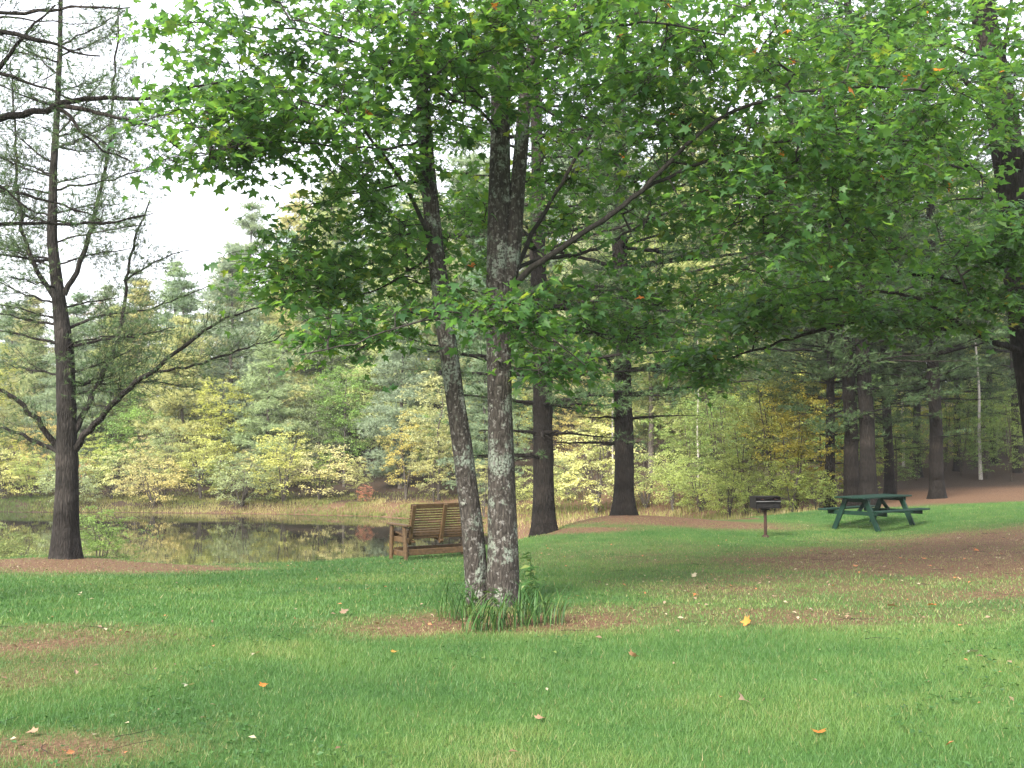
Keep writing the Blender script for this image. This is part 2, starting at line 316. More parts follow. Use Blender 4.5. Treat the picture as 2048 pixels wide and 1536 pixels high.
def water_mat():
    m, nt, out = mat_base('water'); l = nt.links.new
    tc = N(nt, 'ShaderNodeTexCoord'); mp = N(nt, 'ShaderNodeMapping'); mp.inputs['Scale'].default_value = (.5, 1.4, 1); l(tc.outputs['Object'], mp.inputs[0])
    n1 = N(nt, 'ShaderNodeTexNoise'); n1.inputs['Scale'].default_value = 2.2; n1.inputs['Detail'].default_value = 3; l(mp.outputs[0], n1.inputs[0])
    b = N(nt, 'ShaderNodeBump'); b.inputs['Strength'].default_value = .02; b.inputs['Distance'].default_value = .05; l(n1.outputs[0], b.inputs['Height'])
    p = N(nt, 'ShaderNodeBsdfPrincipled'); p.inputs['Base Color'].default_value = (.016, .016, .012, 1); p.inputs['Roughness'].default_value = .015
    p.inputs['IOR'].default_value = 1.45; p.inputs['Specular IOR Level'].default_value = .75
    l(b.outputs[0], p.inputs['Normal']); l(p.outputs[0], out.inputs[0]); return m
g = Geo(); g.add([(-130, 17, WATER), (3, 17, WATER), (3, 55, WATER), (-130, 55, WATER)], None, [(0, 1, 2, 3)])
w = g.build('pond_water', water_mat()); w['kind'] = 'structure'; w['label'] = 'still dark pond mirroring the far bank'

# ------------------------------------------------------------------ leaf templates
def fold(v, k=.25, droop=.18): v = np.array(v, float); v[:, 2] = k*np.abs(v[:, 0])-droop*v[:, 1]**2; return v
MAPLE_V = fold([(0, 0, 0), (.16, -.10, 0), (.46, .02, 0), (.30, .20, 0), (.56, .56, 0), (.22, .52, 0), (.0, 1.0, 0), (-.22, .52, 0), (-.56, .56, 0), (-.30, .20, 0), (-.46, .02, 0), (-.16, -.10, 0), (0, .36, 0)], .22, .22)
def leaf_var(v, k, droop, sx, tw): v = np.array(v, float)*np.array((sx, 1, 1)); v[:, 2] = k*np.abs(v[:, 0])-droop*v[:, 1]**2+tw*v[:, 0]*v[:, 1]; return v
MAPLE_VARS = [leaf_var(MAPLE_V, .22, .22, 1, 0), leaf_var(MAPLE_V, .45, .10, .85, .3), leaf_var(MAPLE_V, -.15, .45, 1.08, -.2), leaf_var(MAPLE_V, .60, .35, .9, -.35), leaf_var(MAPLE_V, .05, .60, .95, .4)]
MAPLE_T = [(0,1,12),(1,2,3),(1,3,12),(3,4,5),(3,5,12),(5,6,12),(6,7,12),(7,8,9),(7,9,12),(9,10,11),(9,11,12),(11,0,12)]
OAK_V = fold([(0, 0, 0), (.20, .25, 0), (.10, .38, 0), (.30, .62, 0), (.14, .74, 0), (0, 1.05, 0), (-.14, .74, 0), (-.30, .62, 0), (-.10, .38, 0), (-.20, .25, 0)], .35, .2)
OAK_T = [(0,1,9),(1,2,9),(2,8,9),(2,3,8),(3,7,8),(3,4,7),(4,6,7),(4,5,6)]
OVAL_V = fold([(0, 0, 0), (.3, .45, 0), (0, 1, 0), (-.3, .45, 0)], .3, .15); OVAL_T = [(0, 1, 2), (0, 2, 3)]
def leaf_frames(rng, n, tilt=.45, hang=.25, fwd=None):
    """y axis = leaf length (outwards and a little down), z axis = leaf face (mostly up)"""
    nz = nrm(np.c_[rng.normal(0, tilt, n), rng.normal(0, tilt, n), np.ones(n)])
    a = rng.uniform(0, 2*math.pi, n) if fwd is None else fwd+rng.normal(0, .9, n)
    y = np.c_[np.cos(a), np.sin(a), -hang+rng.normal(0, .25, n)]
    y = nrm(y-nz*(y*nz).sum(1, keepdims=True)); x = np.cross(y, nz)
    return np.stack([x, y, nz], -1)
def needle_tuft(rng, n, length, width, spread=.75):
    v = []; t = []
    for k in range(n):
        a = rng.uniform(0, 6.283); s = rng.uniform(.15, spread); L = length*rng.uniform(.75, 1.1)
        d = np.array((math.cos(a)*s, math.sqrt(max(0, 1-s*s)), math.sin(a)*s)); side = nrm(np.cross(d, rng.normal(size=3)))*width/2
        o = np.array((0, rng.uniform(-.25, .1)*length, 0)); i = len(v)
        v += [o-side, o+side, o+d*L]; t.append((i, i+1, i+2))
    return np.array(v), np.array(t)

# ------------------------------------------------------------------ growth of broadleaf crowns
def dense(pts, rad, step):
    pts = np.asarray(pts, float); seg = np.linalg.norm(np.diff(pts, axis=0), axis=1); c = np.r_[0, np.cumsum(seg)]
    n = max(2, int(c[-1]/step)+1); s = np.linspace(0, c[-1], n)
    # smooth (Catmull-like) via cubic of each coordinate with small moving average
    q = np.stack([np.interp(s, c, pts[:, k]) for k in range(3)], -1)
    for _ in range(3):
        q[1:-1] = .25*q[:-2]+.5*q[1:-1]+.25*q[2:]
    return q, np.interp(s, c, rad)
def grow(rng, nodes, targets, tip=.004, arch=.10, wig=.06, kstep=.22):
    nodes = [np.asarray(p) for p in nodes]; arr = np.array(nodes); n0 = len(arr)
    d0 = np.array([np.min(((arr-t)**2).sum(1)) for t in targets]); order = np.argsort(d0)
    cap = n0+len(targets)*14; buf = np.zeros((cap, 3)); buf[:n0] = arr; par = -np.ones(cap, int); m = n0
    paths = []; cnt = np.zeros(cap)
    for ti in order:
        t = targets[ti]; dd = buf[:m]-t; ds = np.sqrt((dd**2).sum(1))+.5*np.maximum(0, dd[:, 2])
        j = int(np.argmin(ds)); p0 = buf[j].copy(); L = np.linalg.norm(t-p0)
        if L < .05: continue
        k = int(min(12, max(3, L/kstep))); s = np.linspace(0, 1, k+1)[:, None]
        w = rng.normal(0, wig*L, 3); w2 = rng.normal(0, wig*.5*L, 3)
        q = p0+(t-p0)*s+np.sin(math.pi*s)*(w+UP*arch*L)+np.sin(2*math.pi*s)*w2
        idx = [j]
        for r_ in range(1, k+1):
            buf[m] = q[r_]; par[m] = idx[-1]; idx.append(m); m += 1
        paths.append((idx, q))
    for idx, q in paths:
        i = idx[-1]
        while i >= 0: cnt[i] += 1; i = par[i]
    return paths, cnt
def blobs(rng, lst):
    out = []
    for (px, py, d, rx, ry, rz, n) in lst:
        c = at(px, py, d); q = nrm(rng.normal(size=(n, 3)))*(rng.uniform(0, 1, (n, 1))**.45); out.append(c+q*np.array((rx, ry, rz)))
    return np.concatenate(out)
def sprays(rng, paths, per, spread, flat, size, tilt, tubeG=None, twig=.0022):
    P = []; F = []
    for idx, q in paths:
        dirv = q[-1]-q[-2]; az = math.atan2(dirv[1], dirv[0]); n = max(3, int(per*rng.uniform(.6, 1.4)))
        ns = max(2, n//4); c = q[-1]
        for s_ in range(ns):
            a = az+rng.normal(0, 1.0); L = spread*rng.uniform(.35, 1.); st = q[-1] if rng.random() < .55 else q[-2]
            e = st+np.array((math.cos(a)*L, math.sin(a)*L, rng.normal(-.05, .25)*flat*L*2))
            mid = .5*(st+e)+UP*.08*L
            if tubeG is not None: tubeG.tube([st, mid, e], [twig*1.5, twig*1.1, twig*.6], 3, False)
            m = max(1, n//ns)
            for u in np.linspace(.25, 1, m):
                b = (mid*(1-abs(2*u-1))+(st if u < .5 else e)*abs(2*u-1))
                P.append(b+rng.normal(0, 1, 3)*np.array((.05, .05, .025))*spread*2); F.append(a+rng.choice((-.9, .9))*(u < .95))
    P = np.array(P); n = len(P)
    return P, leaf_frames(rng, n, tilt, .3, np.array(F)), size*rng.uniform(.5, 1.3, n)

def trunk_tube(geo, pts, rad, sides, rng, ridge=.05, flare=0, lobes=5, bulges=()):
    pts, rad = dense(pts, rad, .10 if sides > 14 else .25); n = len(pts)
    t = nrm(np.gradient(pts, axis=0)); a = nrm(np.cross(t, np.array((0, 1., 0.)))); b = np.cross(t, a)
    ang = np.arange(sides)*2*math.pi/sides; zz = np.r_[0, np.cumsum(np.linalg.norm(np.diff(pts, axis=0), axis=1))]
    rr = rad[:, None]*np.ones(sides)
    A, H = np.meshgrid(ang, zz); ph = rng.uniform(0, 6)
    # bark plates: ridges that wander up the stem
    rg = vnoise(A/(2*math.pi)*sides*.42+ph, H*2.4, 3)-.5; rg2 = vnoise(A*1.2+ph, H*.8, 7)-.5
    seam = np.abs(A/(2*math.pi)-.5)*2; rg *= 1-sstep(.9, 1, seam)*.6
    rr = rr*(1+ridge*2*rg+ridge*1.6*rg2)
    if flare: rr = rr*(1+flare*np.exp(-H/.34)*(1+.35*np.sin(A*lobes+ph)))
    for (bh, ba) in bulges: rr = rr*(1+ba*np.exp(-((H-bh)/.06)**2))
    v = pts[:, None]+rr[..., None]*(np.cos(ang)[None, :, None]*a[:, None]+np.sin(ang)[None, :, None]*b[:, None])
    i = np.arange(n-1)[:, None]*sides; j = np.arange(sides)[None]; k = (j+1) % sides
    geo.add(v, None, np.stack([i+j, i+k, i+sides+k, i+sides+j], -1).reshape(-1, 4))
    return pts, rad

# ------------------------------------------------------------------ the twin-stemmed maple
rng = np.random.default_rng(11)
mb = ground(985, 10.3)
maple = thing('maple_tree', 'twin-stemmed maple with lichen-spotted bark, nearest tree, in the middle of the lawn', 'tree', tuple(mb))
def w2r(wpx, d): return wpx/2/FPX*d
stemL = [(958,1222,10.35),(953,1150,10.35),(946,1060,10.3),(928,920,10.25),(905,760,10.2),(886,620,10.15),(868,480,10.1),(852,300,10.0),(842,150,9.9),(822,0,9.8),(800,-200,9.7),(770,-420,9.6)]
radL = [w2r(x, 10.2) for x in (47,46,44,41,38,36,33,29,25,20,14,6)]
stemR = [(1006,1222,10.3),(1006,1120,10.3),(1002,980,10.3),(1000,820,10.3),(998,680,10.3),(1000,560,10.3),(999,420,10.3),(1001,260,10.3),(1000,100,10.3),(998,-100,10.3),(1010,-350,10.3),(1020,-520,10.3)]
radR = [w2r(x, 10.3) for x in (62,60,54,50,51,54,46,41,35,27,16,6)]
leadR = [(1014,600,10.3),(1026,500,10.25),(1036,360,10.3),(1050,200,10.4),(1070,60,10.5),(1105,-120,10.6),(1150,-350,10.7)]
radLR = [w2r(x, 10.3) for x in (36,34,30,27,22,14,5)]
tg = Geo(); nodes = []
for pts, rad, fl in ((stemL, radL, .10), (stemR, radR, .12)):
    P, r_ = trunk_tube(tg, poly(pts), np.array(rad), 36, rng, .055, fl, 4)
    nodes += [p for p in P if p[2] > 2.0]
tg.build('trunk', M['maple_bark'], maple, True, mb)
lg = Geo(); P, r_ = trunk_tube(lg, poly(leadR), np.array(radLR), 24, rng, .05); nodes += list(P)
lg.build('limb', M['maple_bark'], maple, True, mb)
LIMBS = [  # (polyline in pixels + depth, start width px, end width px)
 ([(1022,580,10.3),(1060,535,10.1),(1130,492,9.9),(1220,430,9.7),(1290,378,9.6),(1370,290,9.5),(1440,232,9.5),(1560,190,9.4),(1700,172,9.4),(1850,182,9.5)], 24, 5),
 ([(1290,378,9.6),(1400,325,9.7),(1520,288,9.8),(1680,272,10),(1800,282,10.2),(1900,295,10.4)], 13, 4),
 ([(1025,560,10.3),(1050,495,10.5),(1100,400,10.7),(1145,330,10.9),(1200,240,11),(1255,190,11.1),(1300,150,11.2)], 20, 5),
 ([(1020,545,10.3),(1075,520,10.7),(1180,505,11.2),(1300,440,11.8),(1420,390,12.2),(1560,400,12.4),(1640,430,12.5)], 17, 4),
 ([(868,520,10.1),(850,450,9.9),(828,400,9.7),(790,340,9.4),(740,270,9.0),(690,220,8.7),(600,200,8.5)], 18, 4),
 ([(855,360,10),(820,360,10.1),(760,380,10.2),(690,390,10.2),(600,420,10.1)], 10, 3),
 ([(985,630,10.3),(950,632,9.8),(905,635,9.4),(860,640,9.0),(800,650,8.9),(700,690,8.9),(600,710,8.9)], 9, 3),
 ([(870,500,10.1),(800,560,10.4),(700,600,10.5),(600,560,10.3)], 9, 3),
 ([(1012,690,10.3),(1040,665,9.9),(1080,660,9.5),(1120,690,9.3),(1170,730,9.2)], 8, 3),
 ([(1020,640,10.3),(1080,640,10.8),(1160,650,11.3),(1240,690,11.6)], 9, 3),
 ([(1000,270,10.3),(960,215,9.8),(900,200,9.3),(800,140,8.9),(700,80,8.6),(600,40,8.5)], 12, 3),
 ([(1003,200,10.3),(1060,120,9.6),(1180,60,9.0),(1300,40,8.7),(1450,70,8.6)], 13, 4),
 ([(843,170,9.9),(770,110,9.6),(650,60,9.2),(520,60,9.0),(420,40,8.9)], 11, 3),
 ([(850,280,9.95),(780,300,9.5),(650,290,9.0),(520,280,8.6),(420,300,8.4)], 9, 2.5),
 ([(1050,200,10.4),(1150,250,10.8),(1300,270,11.4),(1450,230,11.9)], 10, 3),
 ([(1060,110,10.5),(1200,-40,10.8),(1400,-120,11),(1600,-150,11)], 14, 4),
 ([(820,-20,9.8),(700,-150,9.5),(560,-220,9.2)], 10, 3),
]
for pts, w0, w1 in LIMBS:
    q, r_ = dense(poly(pts), np.linspace(w2r(w0*.58, 10), w2r(w1*.75, 10), len(pts)), .12)
    q[1:-1] += rng.normal(0, .008, (len(q)-2, 3))
    lg = Geo(); lg.tube(q, r_, 9, True, lump=.03, rng=rng); lg.build('limb', M['twig_bark'], maple, True, mb); nodes += list(q[2:])
TB = [(430,240,8.6,.45,.8,.35,12),(520,170,8.7,.6,.8,.45,8),(640,260,9.0,.7,.9,.3,8),(690,480,10.2,.6,1.,.4,14),(640,600,10,.5,.8,.22,10),(860,560,10.6,.6,.9,.4,14),(600,110,9,1.25,1.4,.55,50),(470,250,8.6,.62,.8,.30,26),(420,320,8.6,.40,.5,.14,6),(690,320,9.5,.75,1.1,.45,30),(600,520,10,.5,.9,.32,18),(540,560,9.6,.45,.7,.22,9),(720,655,9.4,.5,.7,.2,14),(650,692,9.2,.35,.35,.10,5),
      (800,470,10.5,.65,1.1,.55,24),(900,150,9.2,.7,1.3,.6,26),(880,60,8.6,.8,1.,.35,20),(1100,50,8.8,1,1.4,.4,28),(1250,190,9.8,.9,1.4,.65,38),(1150,400,11.4,.8,1.2,.7,22),(1130,640,11,.75,1.,.42,34),(1100,735,10.2,.45,.6,.22,13),
      (1310,610,11,.7,1.1,.5,30),(1450,370,10.2,1,1.4,.85,52),(1650,240,10,1.1,1.5,.8,56),(1600,480,10.6,1.1,1.4,.6,40),(1780,420,10.8,.9,1.2,.7,30),(1870,180,10,1,1.4,.75,38),(1420,100,9.6,1.,1.3,.55,34),(1020,160,11.5,1.2,1.,.8,24),(1180,20,11.6,1.4,1.2,.5,24),(1700,60,11,1.4,1.2,.5,24),
      (960,610,8.7,.5,.3,.12,9),(1030,655,8.9,.35,.3,.10,6),(720,200,10.6,1.,1.2,.9,26),(960,400,11.6,1.2,.8,1.0,20),
      (900,-260,9.6,2.2,1.9,1.0,30),(1450,-260,10.2,2.4,2,1.0,30),(560,-140,9.2,1.2,1.5,.6,36),(1900,-120,10.5,1.2,1.5,.7,24),(1050,-560,10.3,1.8,1.8,.9,40)]
targ = blobs(rng, [(a, b_, c_, d_*1.08, e_, f_*1.12, int(n_*(1.75 if a > 820 and b_ < 450 else 1.25))) for a, b_, c_, d_, e_, f_, n_ in TB])
paths, cnt = grow(rng, nodes, targ, wig=.07)
bgm = Geo()
for idx, q in paths:
    r0 = .0032*math.sqrt(max(1, cnt[idx[1]])); bgm.tube(q, np.linspace(min(r0, .02), .0028, len(q)), 4, False)
LP, LM, LS = sprays(rng, paths, 25, .50, .8, .088, .6, bgm)
bgm.build('twigs', M['twig_bark'], maple, False, mb, 'stuff')
ltint = np.clip(.48+.20*rng.standard_normal(len(LP))+.25*(vnoise(LP[:, 0]*.8, LP[:, 1]*.8+LP[:, 2], 4)-.5), .02, .93)
ltint = np.where(rng.random(len(LP)) < .0012, 1, ltint)
uu = LP[:, 0]/LP[:, 1]; vv = (LP[:, 2]-CAM_Z)/LP[:, 1]
inview = (np.abs(uu) < .5) & (vv < .43) & (vv > -.3)
dist = np.where(inview, np.linalg.norm(LP-np.array((0, 0, CAM_Z)), axis=1)/LS, 1e9)
near = np.argsort(dist)[:300]; mask = np.ones(len(LP), bool); mask[near] = False
fg = Geo(); var = rng.integers(0, 5, len(LP))
for k in range(5): mk_ = mask & (var == k); fg.scatter(MAPLE_VARS[k], MAPLE_T, LP[mk_], LM[mk_], LS[mk_], ltint[mk_])
fg.build('crown', M['maple_leaf'], maple, True, mb, 'stuff')
lmesh = []
for k in range(6):
    q = Geo(); q.add(MAPLE_VARS[(k*2) % 5], MAPLE_T, None, .12+.15*k); lmesh.append(q.mesh('leaf', M['maple_leaf'], True))
from mathutils import Matrix
for i in near:
    o = bpy.data.objects.new('leaf', lmesh[int(np.clip((ltint[i]-.05)/.15, 0, 5))]); COL.objects.link(o); o.parent = maple
    m4 = Matrix([[*(LM[i][r]*LS[i]), LP[i][r]-mb[r]] for r in range(3)]+[[0, 0, 0, 1]]); o.matrix_local = m4

# ------------------------------------------------------------------ broadleaf tree at the right edge
rng = np.random.default_rng(5)
ob = np.array((7.35, 13.9, gz(7.35, 13.9)))
oak = thing('oak_tree', 'dark leaning broadleaf tree cut by the right edge of the picture', 'tree', tuple(ob))
tg = Geo(); op = np.vstack([ob-np.array((0, 0, .1)), at(2085,900,13.9), at(2062,740,13.9), at(2040,560,13.9), at(2022,380,13.9), at(2005,220,13.9), at(1972,60,13.9), at(1950,-100,13.9), at(1935,-350,13.9)])
P, r_ = trunk_tube(tg, op, np.array([.25,.22,.205,.20,.20,.19,.17,.13,.05]), 26, rng, .06, .3, 5)
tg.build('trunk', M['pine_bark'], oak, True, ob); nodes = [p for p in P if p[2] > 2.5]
for pts, w0, w1 in [([(2055,705,13.9),(2000,690,13.6),(1930,655,13.4),(1850,655,13.2),(1720,640,13),(1620,665,12.8),(1540,690,12.6),(1440,720,12.4)], 17, 4),
                    ([(2050,650,13.9),(1990,590,13.9),(1900,560,13.8),(1800,540,13.6),(1650,560,13.4),(1540,580,13.2)], 16, 4),
                    ([(1930,655,13.4),(1850,600,13),(1760,580,12.8),(1650,600,12.6)], 12, 4),
                    ([(2015,400,13.9),(1940,330,13.8),(1850,300,13.6),(1740,310,13.4)], 16, 4),
                    ([(2000,230,13.9),(1900,130,13.8),(1820,60,13.7),(1760,-30,13.6)], 16, 5),
                    ([(1985,120,13.9),(1900,90,14.4),(1800,70,15),(1650,90,15.4)], 12, 4),
                    ([(2020,380,13.9),(2080,250,13.4),(2150,120,13)], 16, 5),
                    ([(2000,200,13.9),(2010,60,13.2),(2040,-60,12.8)], 14, 4)]:
    q, r_ = dense(poly(pts), np.linspace(w2r(w0*.8, 13.5), w2r(w1*.8, 13.5), len(pts)), .15); q[1:-1] += rng.normal(0, .012, (len(q)-2, 3))
    lg = Geo(); lg.tube(q, r_, 9, True, lump=.03, rng=rng); lg.build('limb', M['pine_bark'], oak, True, ob); nodes += list(q[2:])
targ = blobs(rng, [(1510,630,12.8,.95,1.,.42,44),(1410,735,12.4,.6,.7,.25,24),(1640,560,13.2,1.1,1.1,.45,46),(1850,570,13.8,1.1,1.3,.5,36),(1740,330,13.6,1.1,1.3,.7,36),(1960,470,13.2,.6,1.2,.6,24),(2010,220,12.6,.6,1.,.6,30),(2030,480,12.4,.5,.7,.6,24),(1980,620,12.8,.7,.7,.35,22),(1800,640,12.6,.9,.6,.25,22),
                   (1800,60,13.8,1.2,1.3,.5,34),(1920,-120,14,2.,1.8,.9,46),(2220,250,13.6,1.2,1.8,1.4,36),(1640,110,15,1.2,1.2,.5,26)])
paths, cnt = grow(rng, nodes, targ, wig=.06)
bgm = Geo()
for idx, q in paths: bgm.tube(q, np.linspace(min(.0035*math.sqrt(max(1, cnt[idx[1]])), .022), .003, len(q)), 4, False)
P, Mx, S = sprays(rng, paths, 34, .45, .6, .13, .5, bgm)
bgm.build('twigs', M['twig_bark'], oak, False, ob, 'stuff')
fg = Geo(); fg.scatter(OAK_V, OAK_T, P, Mx, S, np.clip(.45+.22*rng.standard_normal(len(P)), 0, .93)); fg.build('crown', M['oak_leaf'], oak, True, ob, 'stuff')

# ------------------------------------------------------------------ pines
def plume(rng, axis_pts, r0, bG, nP, live=(.25, 1.), twig_gap=.22, twig_len=.30, tuft_gap=.13, side_flat=.25, sides=6, bare=False):
    """limb along axis_pts with side twigs; tuft points + directions appended to nP"""
    ax, rr = dense(axis_pts, np.linspace(r0, max(.004, r0*.12), len(axis_pts)), max(.15, twig_gap*.8)); n = len(ax)
    ax[1:-1] += rng.normal(0, .012, (n-2, 3)); bG.tube(ax, rr, sides, False)
    t = nrm(np.gradient(ax, axis=0)); L = np.linalg.norm(np.diff(ax, axis=0), axis=1).sum()
    s = live[0]
    while s < live[1]:
        i = min(n-1, int(s*(n-1))); p = ax[i]; f = t[i]; side = nrm(np.cross(f, UP)); sg = rng.choice((-1, 1))
        l = L*twig_len*(1.15-s)*rng.uniform(.5, 1.3)+.12; a = rng.uniform(.5, 1.1)
        dirv = nrm(f*math.cos(a)+side*sg*math.sin(a)+UP*rng.normal(.05, side_flat))
        e = p+dirv*l; m = .5*(p+e)+UP*rng.normal(-.02, .04)*l; e = e+UP*.10*l
        bG.tube([p, m, e], [max(.0035, rr[i]*.4), .0035, .002], 3, False)
        if not bare or rng.random() < .1:
            k = max(1, int(l/tuft_gap))
            for u in np.linspace(.35, 1, k+1):
                b = p*(1-u)**2+2*u*(1-u)*m+u*u*e
                d = nrm(dirv+rng.normal(0, .45, 3)); nP.append((b+rng.normal(0, .02, 3), d))
                if rng.random() < .75:
                    d2 = nrm(dirv*.5+side*rng.choice((-1, 1))*.8+UP*rng.normal(.1, .3)); q = b+d2*tuft_gap*rng.uniform(.5, 1.3); nP.append((q, d2))
        s += twig_gap/L*rng.uniform(.5, 1.3)
    if not bare: nP.append((ax[-1], t[-1]))
def needles(rng, nP, geo, n, length, width, size_j=(.75, 1.2), tint=.5, tj=.18, mul=1, jit=.15):
    if not nP: return
    P = np.array([p for p, d in nP]); D = np.array([d for p, d in nP])
    if mul > 1: P = np.repeat(P, mul, 0); D = nrm(np.repeat(D, mul, 0)+rng.normal(0, .35, (len(P), 3))); P = P+rng.normal(0, jit, P.shape)*np.array((1, 1, .35))
    ref = np.where(np.abs(D[:, 2:3]) > .9, np.array((1., 0, 0)), UP)
    X_ = nrm(np.cross(D, ref)); Z_ = np.cross(X_, D); a = rng.uniform(0, 6.283, len(P))[:, None]
    X2 = X_*np.cos(a)+Z_*np.sin(a); Z2 = np.cross(X2, D)
    Mx = np.stack([X2, D, Z2], -1); S = rng.uniform(*size_j, len(P)); ti = np.clip(tint+tj*rng.standard_normal(len(P)), 0, 1)
    for k in range(4):
        tv, tt = needle_tuft(rng, n, length, width); s_ = slice(k, None, 4)
        geo.scatter(tv, tt, P[s_], Mx[s_], S[s_], ti[s_])
def pine_mesh(seed, H, r0, live0, dead0, Lmax, gap=.62, per=5, tn=9, tl=.11, tw=.012, tuft_gap=.16, twig_gap=.3, lean=(0, 0), rise=.28, sides=22, bark='pine_bark', tint=.45, needle='needle', top=None, mul=1, jit=.15):
    rng = np.random.default_rng(seed); tG, bG, fG = Geo(), Geo(), Geo(); nP = []
    k = 9; z = np.linspace(-.15, H, k); pts = np.c_[lean[0]*np.clip(z/H, 0, 1)**1.3+rng.normal(0, .03, k)*(z > 1), lean[1]*np.clip(z/H, 0, 1)**1.3+rng.normal(0, .03, k)*(z > 1), z]
    rad = r0*(1-np.clip(z/H, 0, 1))**.8+.012
    hs = np.arange(dead0, H*.97 if top is None else top, gap); bul = [(h+.15, .10) for h in hs if h < 8]
    P, rr = trunk_tube(tG, pts, rad, sides, rng, .06, .65, 5, bul)
    for h in hs:
        h = h+rng.uniform(-.12, .12); i = np.argmin(np.abs(P[:, 2]-h)); c = P[i]; f = min(.98, max(0, (h-dead0)/(H-dead0)))
        for b in range(rng.integers(per-1, per+1)):
            a = rng.uniform(0, 6.283); deadb = h < live0
            L = Lmax*((.55+.45*min(1, f/.18)) if f < .18 else (1-((f-.18)/.82)**1.25))*rng.uniform(.6, 1.12)+.25
            if deadb: L *= rng.uniform(.25, .8)
            d = np.array((math.cos(a), math.sin(a), 0)); ri = rise*rng.uniform(.2, 1.4)*(1 if not deadb else .5); s = np.linspace(0, 1, 5)[:, None]
            ax = c+d*L*s+UP*L*(ri*s-.22*s*s*(1-f)+.12*s**3)+np.cross(d, UP)*rng.normal(0, .08)*L*s*s
            plume(rng, ax, max(.01, rr[i]*.30*(L/Lmax)**.5), bG, nP, (.22, 1.), twig_gap, .33, tuft_gap, .2, 5, deadb)
    needles(rng, nP, fG, tn, tl, tw, tint=tint, mul=mul, jit=jit)
    tm = tG.mesh('trunk', M[bark], True); bm = bG.mesh('branches', M[bark], True); fm = fG.mesh('crown', M[needle], False)
    return [('trunk', tm, None), ('branches', bm, 'stuff'), ('crown', fm, 'stuff')]

# pine on the pond's near shore, left, with its up-curving limbs
rng = np.random.default_rng(23)
lb = ground(130, 17.0)
lp = thing('pine_tree', 'sparse grey pine with up-curving limbs on the near shore, left of the bench', 'tree', tuple(lb))
tG = Geo(); pts = poly([(131,1135,17),(131,1060,17),(134,950,17),(134,850,17),(130,700,17),(118,600,17),(104,480,17),(106,350,17),(113,250,17),(120,100,17),(122,-60,17),(125,-300,17)])
P, rr = trunk_tube(tG, pts, np.array([w2r(x, 17) for x in (46,44,42,38,34,27,20,15,12,10,8,4)]), 26, rng, .06, .6, 5, [(1.75, .14), (2.6, .08), (3.6, .08)])
tG.build('trunk', M['grey_pine_bark'], lp, True, lb)
LL = [([(150,900,17),(185,850,16.8),(240,790,16.6),(300,745,16.4),(370,690,16.2),(440,640,16),(520,615,15.8)], 20, 4),
      ([(145,870,17),(180,800,17.2),(215,730,17.4),(245,660,17.6),(252,560,17.8),(270,470,17.9),(300,400,18)], 18, 4),
      ([(120,900,17),(85,850,16.8),(40,800,16.6),(-20,770,16.4),(-90,740,16.2)], 18, 5),
      ([(118,905,17),(70,880,17.3),(10,855,17.6),(-60,850,17.8)], 14, 4),
      ([(122,610,17),(80,555,17),(50,500,17),(35,380,17),(28,250,17),(22,120,17)], 15, 4),
      ([(128,590,17),(165,520,17),(190,430,17.1),(215,330,17.2),(228,160,17.3),(240,10,17.3)], 16, 4),
      ([(132,690,17),(190,685,16.6),(270,670,16.2),(350,655,16)], 9, 3),
      ([(132,660,17),(200,630,17.4),(300,620,17.8),(420,570,18)], 9, 3),
      ([(120,650,17),(60,640,17.2),(-10,625,17.4)], 8, 3), ([(122,690,17),(50,670,16.8),(-20,655,16.6)], 8, 3),
      ([(104,440,17),(160,450,17),(230,445,17),(310,425,17)], 7, 2.5), ([(104,450,17),(50,430,17.2),(-10,410,17.3)], 8, 3),
      ([(106,380,17),(180,370,17),(260,350,16.8),(400,290,16.6)], 7, 2.5), ([(104,520,17),(40,520,16.6),(-30,500,16.2)], 8, 3),
      ([(110,330,17),(60,300,17),(10,250,17)], 6, 2.5), ([(113,270,17),(160,220,17),(210,150,17)], 6, 2.5), ([(118,150,17),(60,100,17),(0,70,17)], 6, 2.5),
      ([(120,90,17),(180,60,17),(250,20,17)], 6, 2.5), ([(110,290,17),(150,310,17.4),(220,300,17.8)], 6, 2.5),
      ([(252,560,17.8),(310,520,18),(380,500,18.2)], 6, 2.5), ([(228,260,17.3),(290,240,17.4),(340,230,17.4)], 5, 2),
      ([(300,745,16.4),(380,735,16.3),(480,700,16.2),(600,660,16.1)], 8, 2.5), ([(130,760,17),(200,770,17.4),(300,760,17.8),(400,780,18)], 7, 2.5)]
for k in range(26):
    y0 = rng.uniform(60, 800); x0 = float(np.interp(y0, (60, 250, 480, 600, 850), (120, 112, 104, 118, 134))); sg = rng.choice((-1, 1)); L = rng.uniform(90, 210)*(.5+y0/1000); dz = rng.uniform(-1.6, 1.6)
    LL.append(([(x0, y0, 17), (x0+sg*L*.4, y0-L*.12, 17+dz*.4), (x0+sg*L, y0-L*rng.uniform(.1, .5), 17+dz)], 6, 2.5))
tw = Geo(); nP = []
for pts, w0, w1 in LL:
    bG = Geo(); ax = poly(pts)
    q, r_ = dense(ax, np.linspace(w2r(w0*.75, 17), w2r(w1*.7, 17), len(pts)), .15); q[1:-1] += rng.normal(0, .015, (len(q)-2, 3))
    bG.tube(q, r_, 7, True); bG.build('limb', M['grey_pine_bark'], lp, True, lb)
    plume(rng, q[::3], .006, tw, nP, (.15, 1.), .045, .34, .24, .5, 3)
nP = [nP[i] for i in range(len(nP)) if rng.random() < (.9 if nP[i][0][2] > 4.5 else .6)]
tw.build('twigs', M['grey_pine_bark'], lp, False, lb, 'stuff')
fG = Geo(); needles(rng, nP, fG, 10, .10, .006, tint=.6, mul=2, jit=.07); fG.build('crown', M['needle'], lp, False, lb, 'stuff')

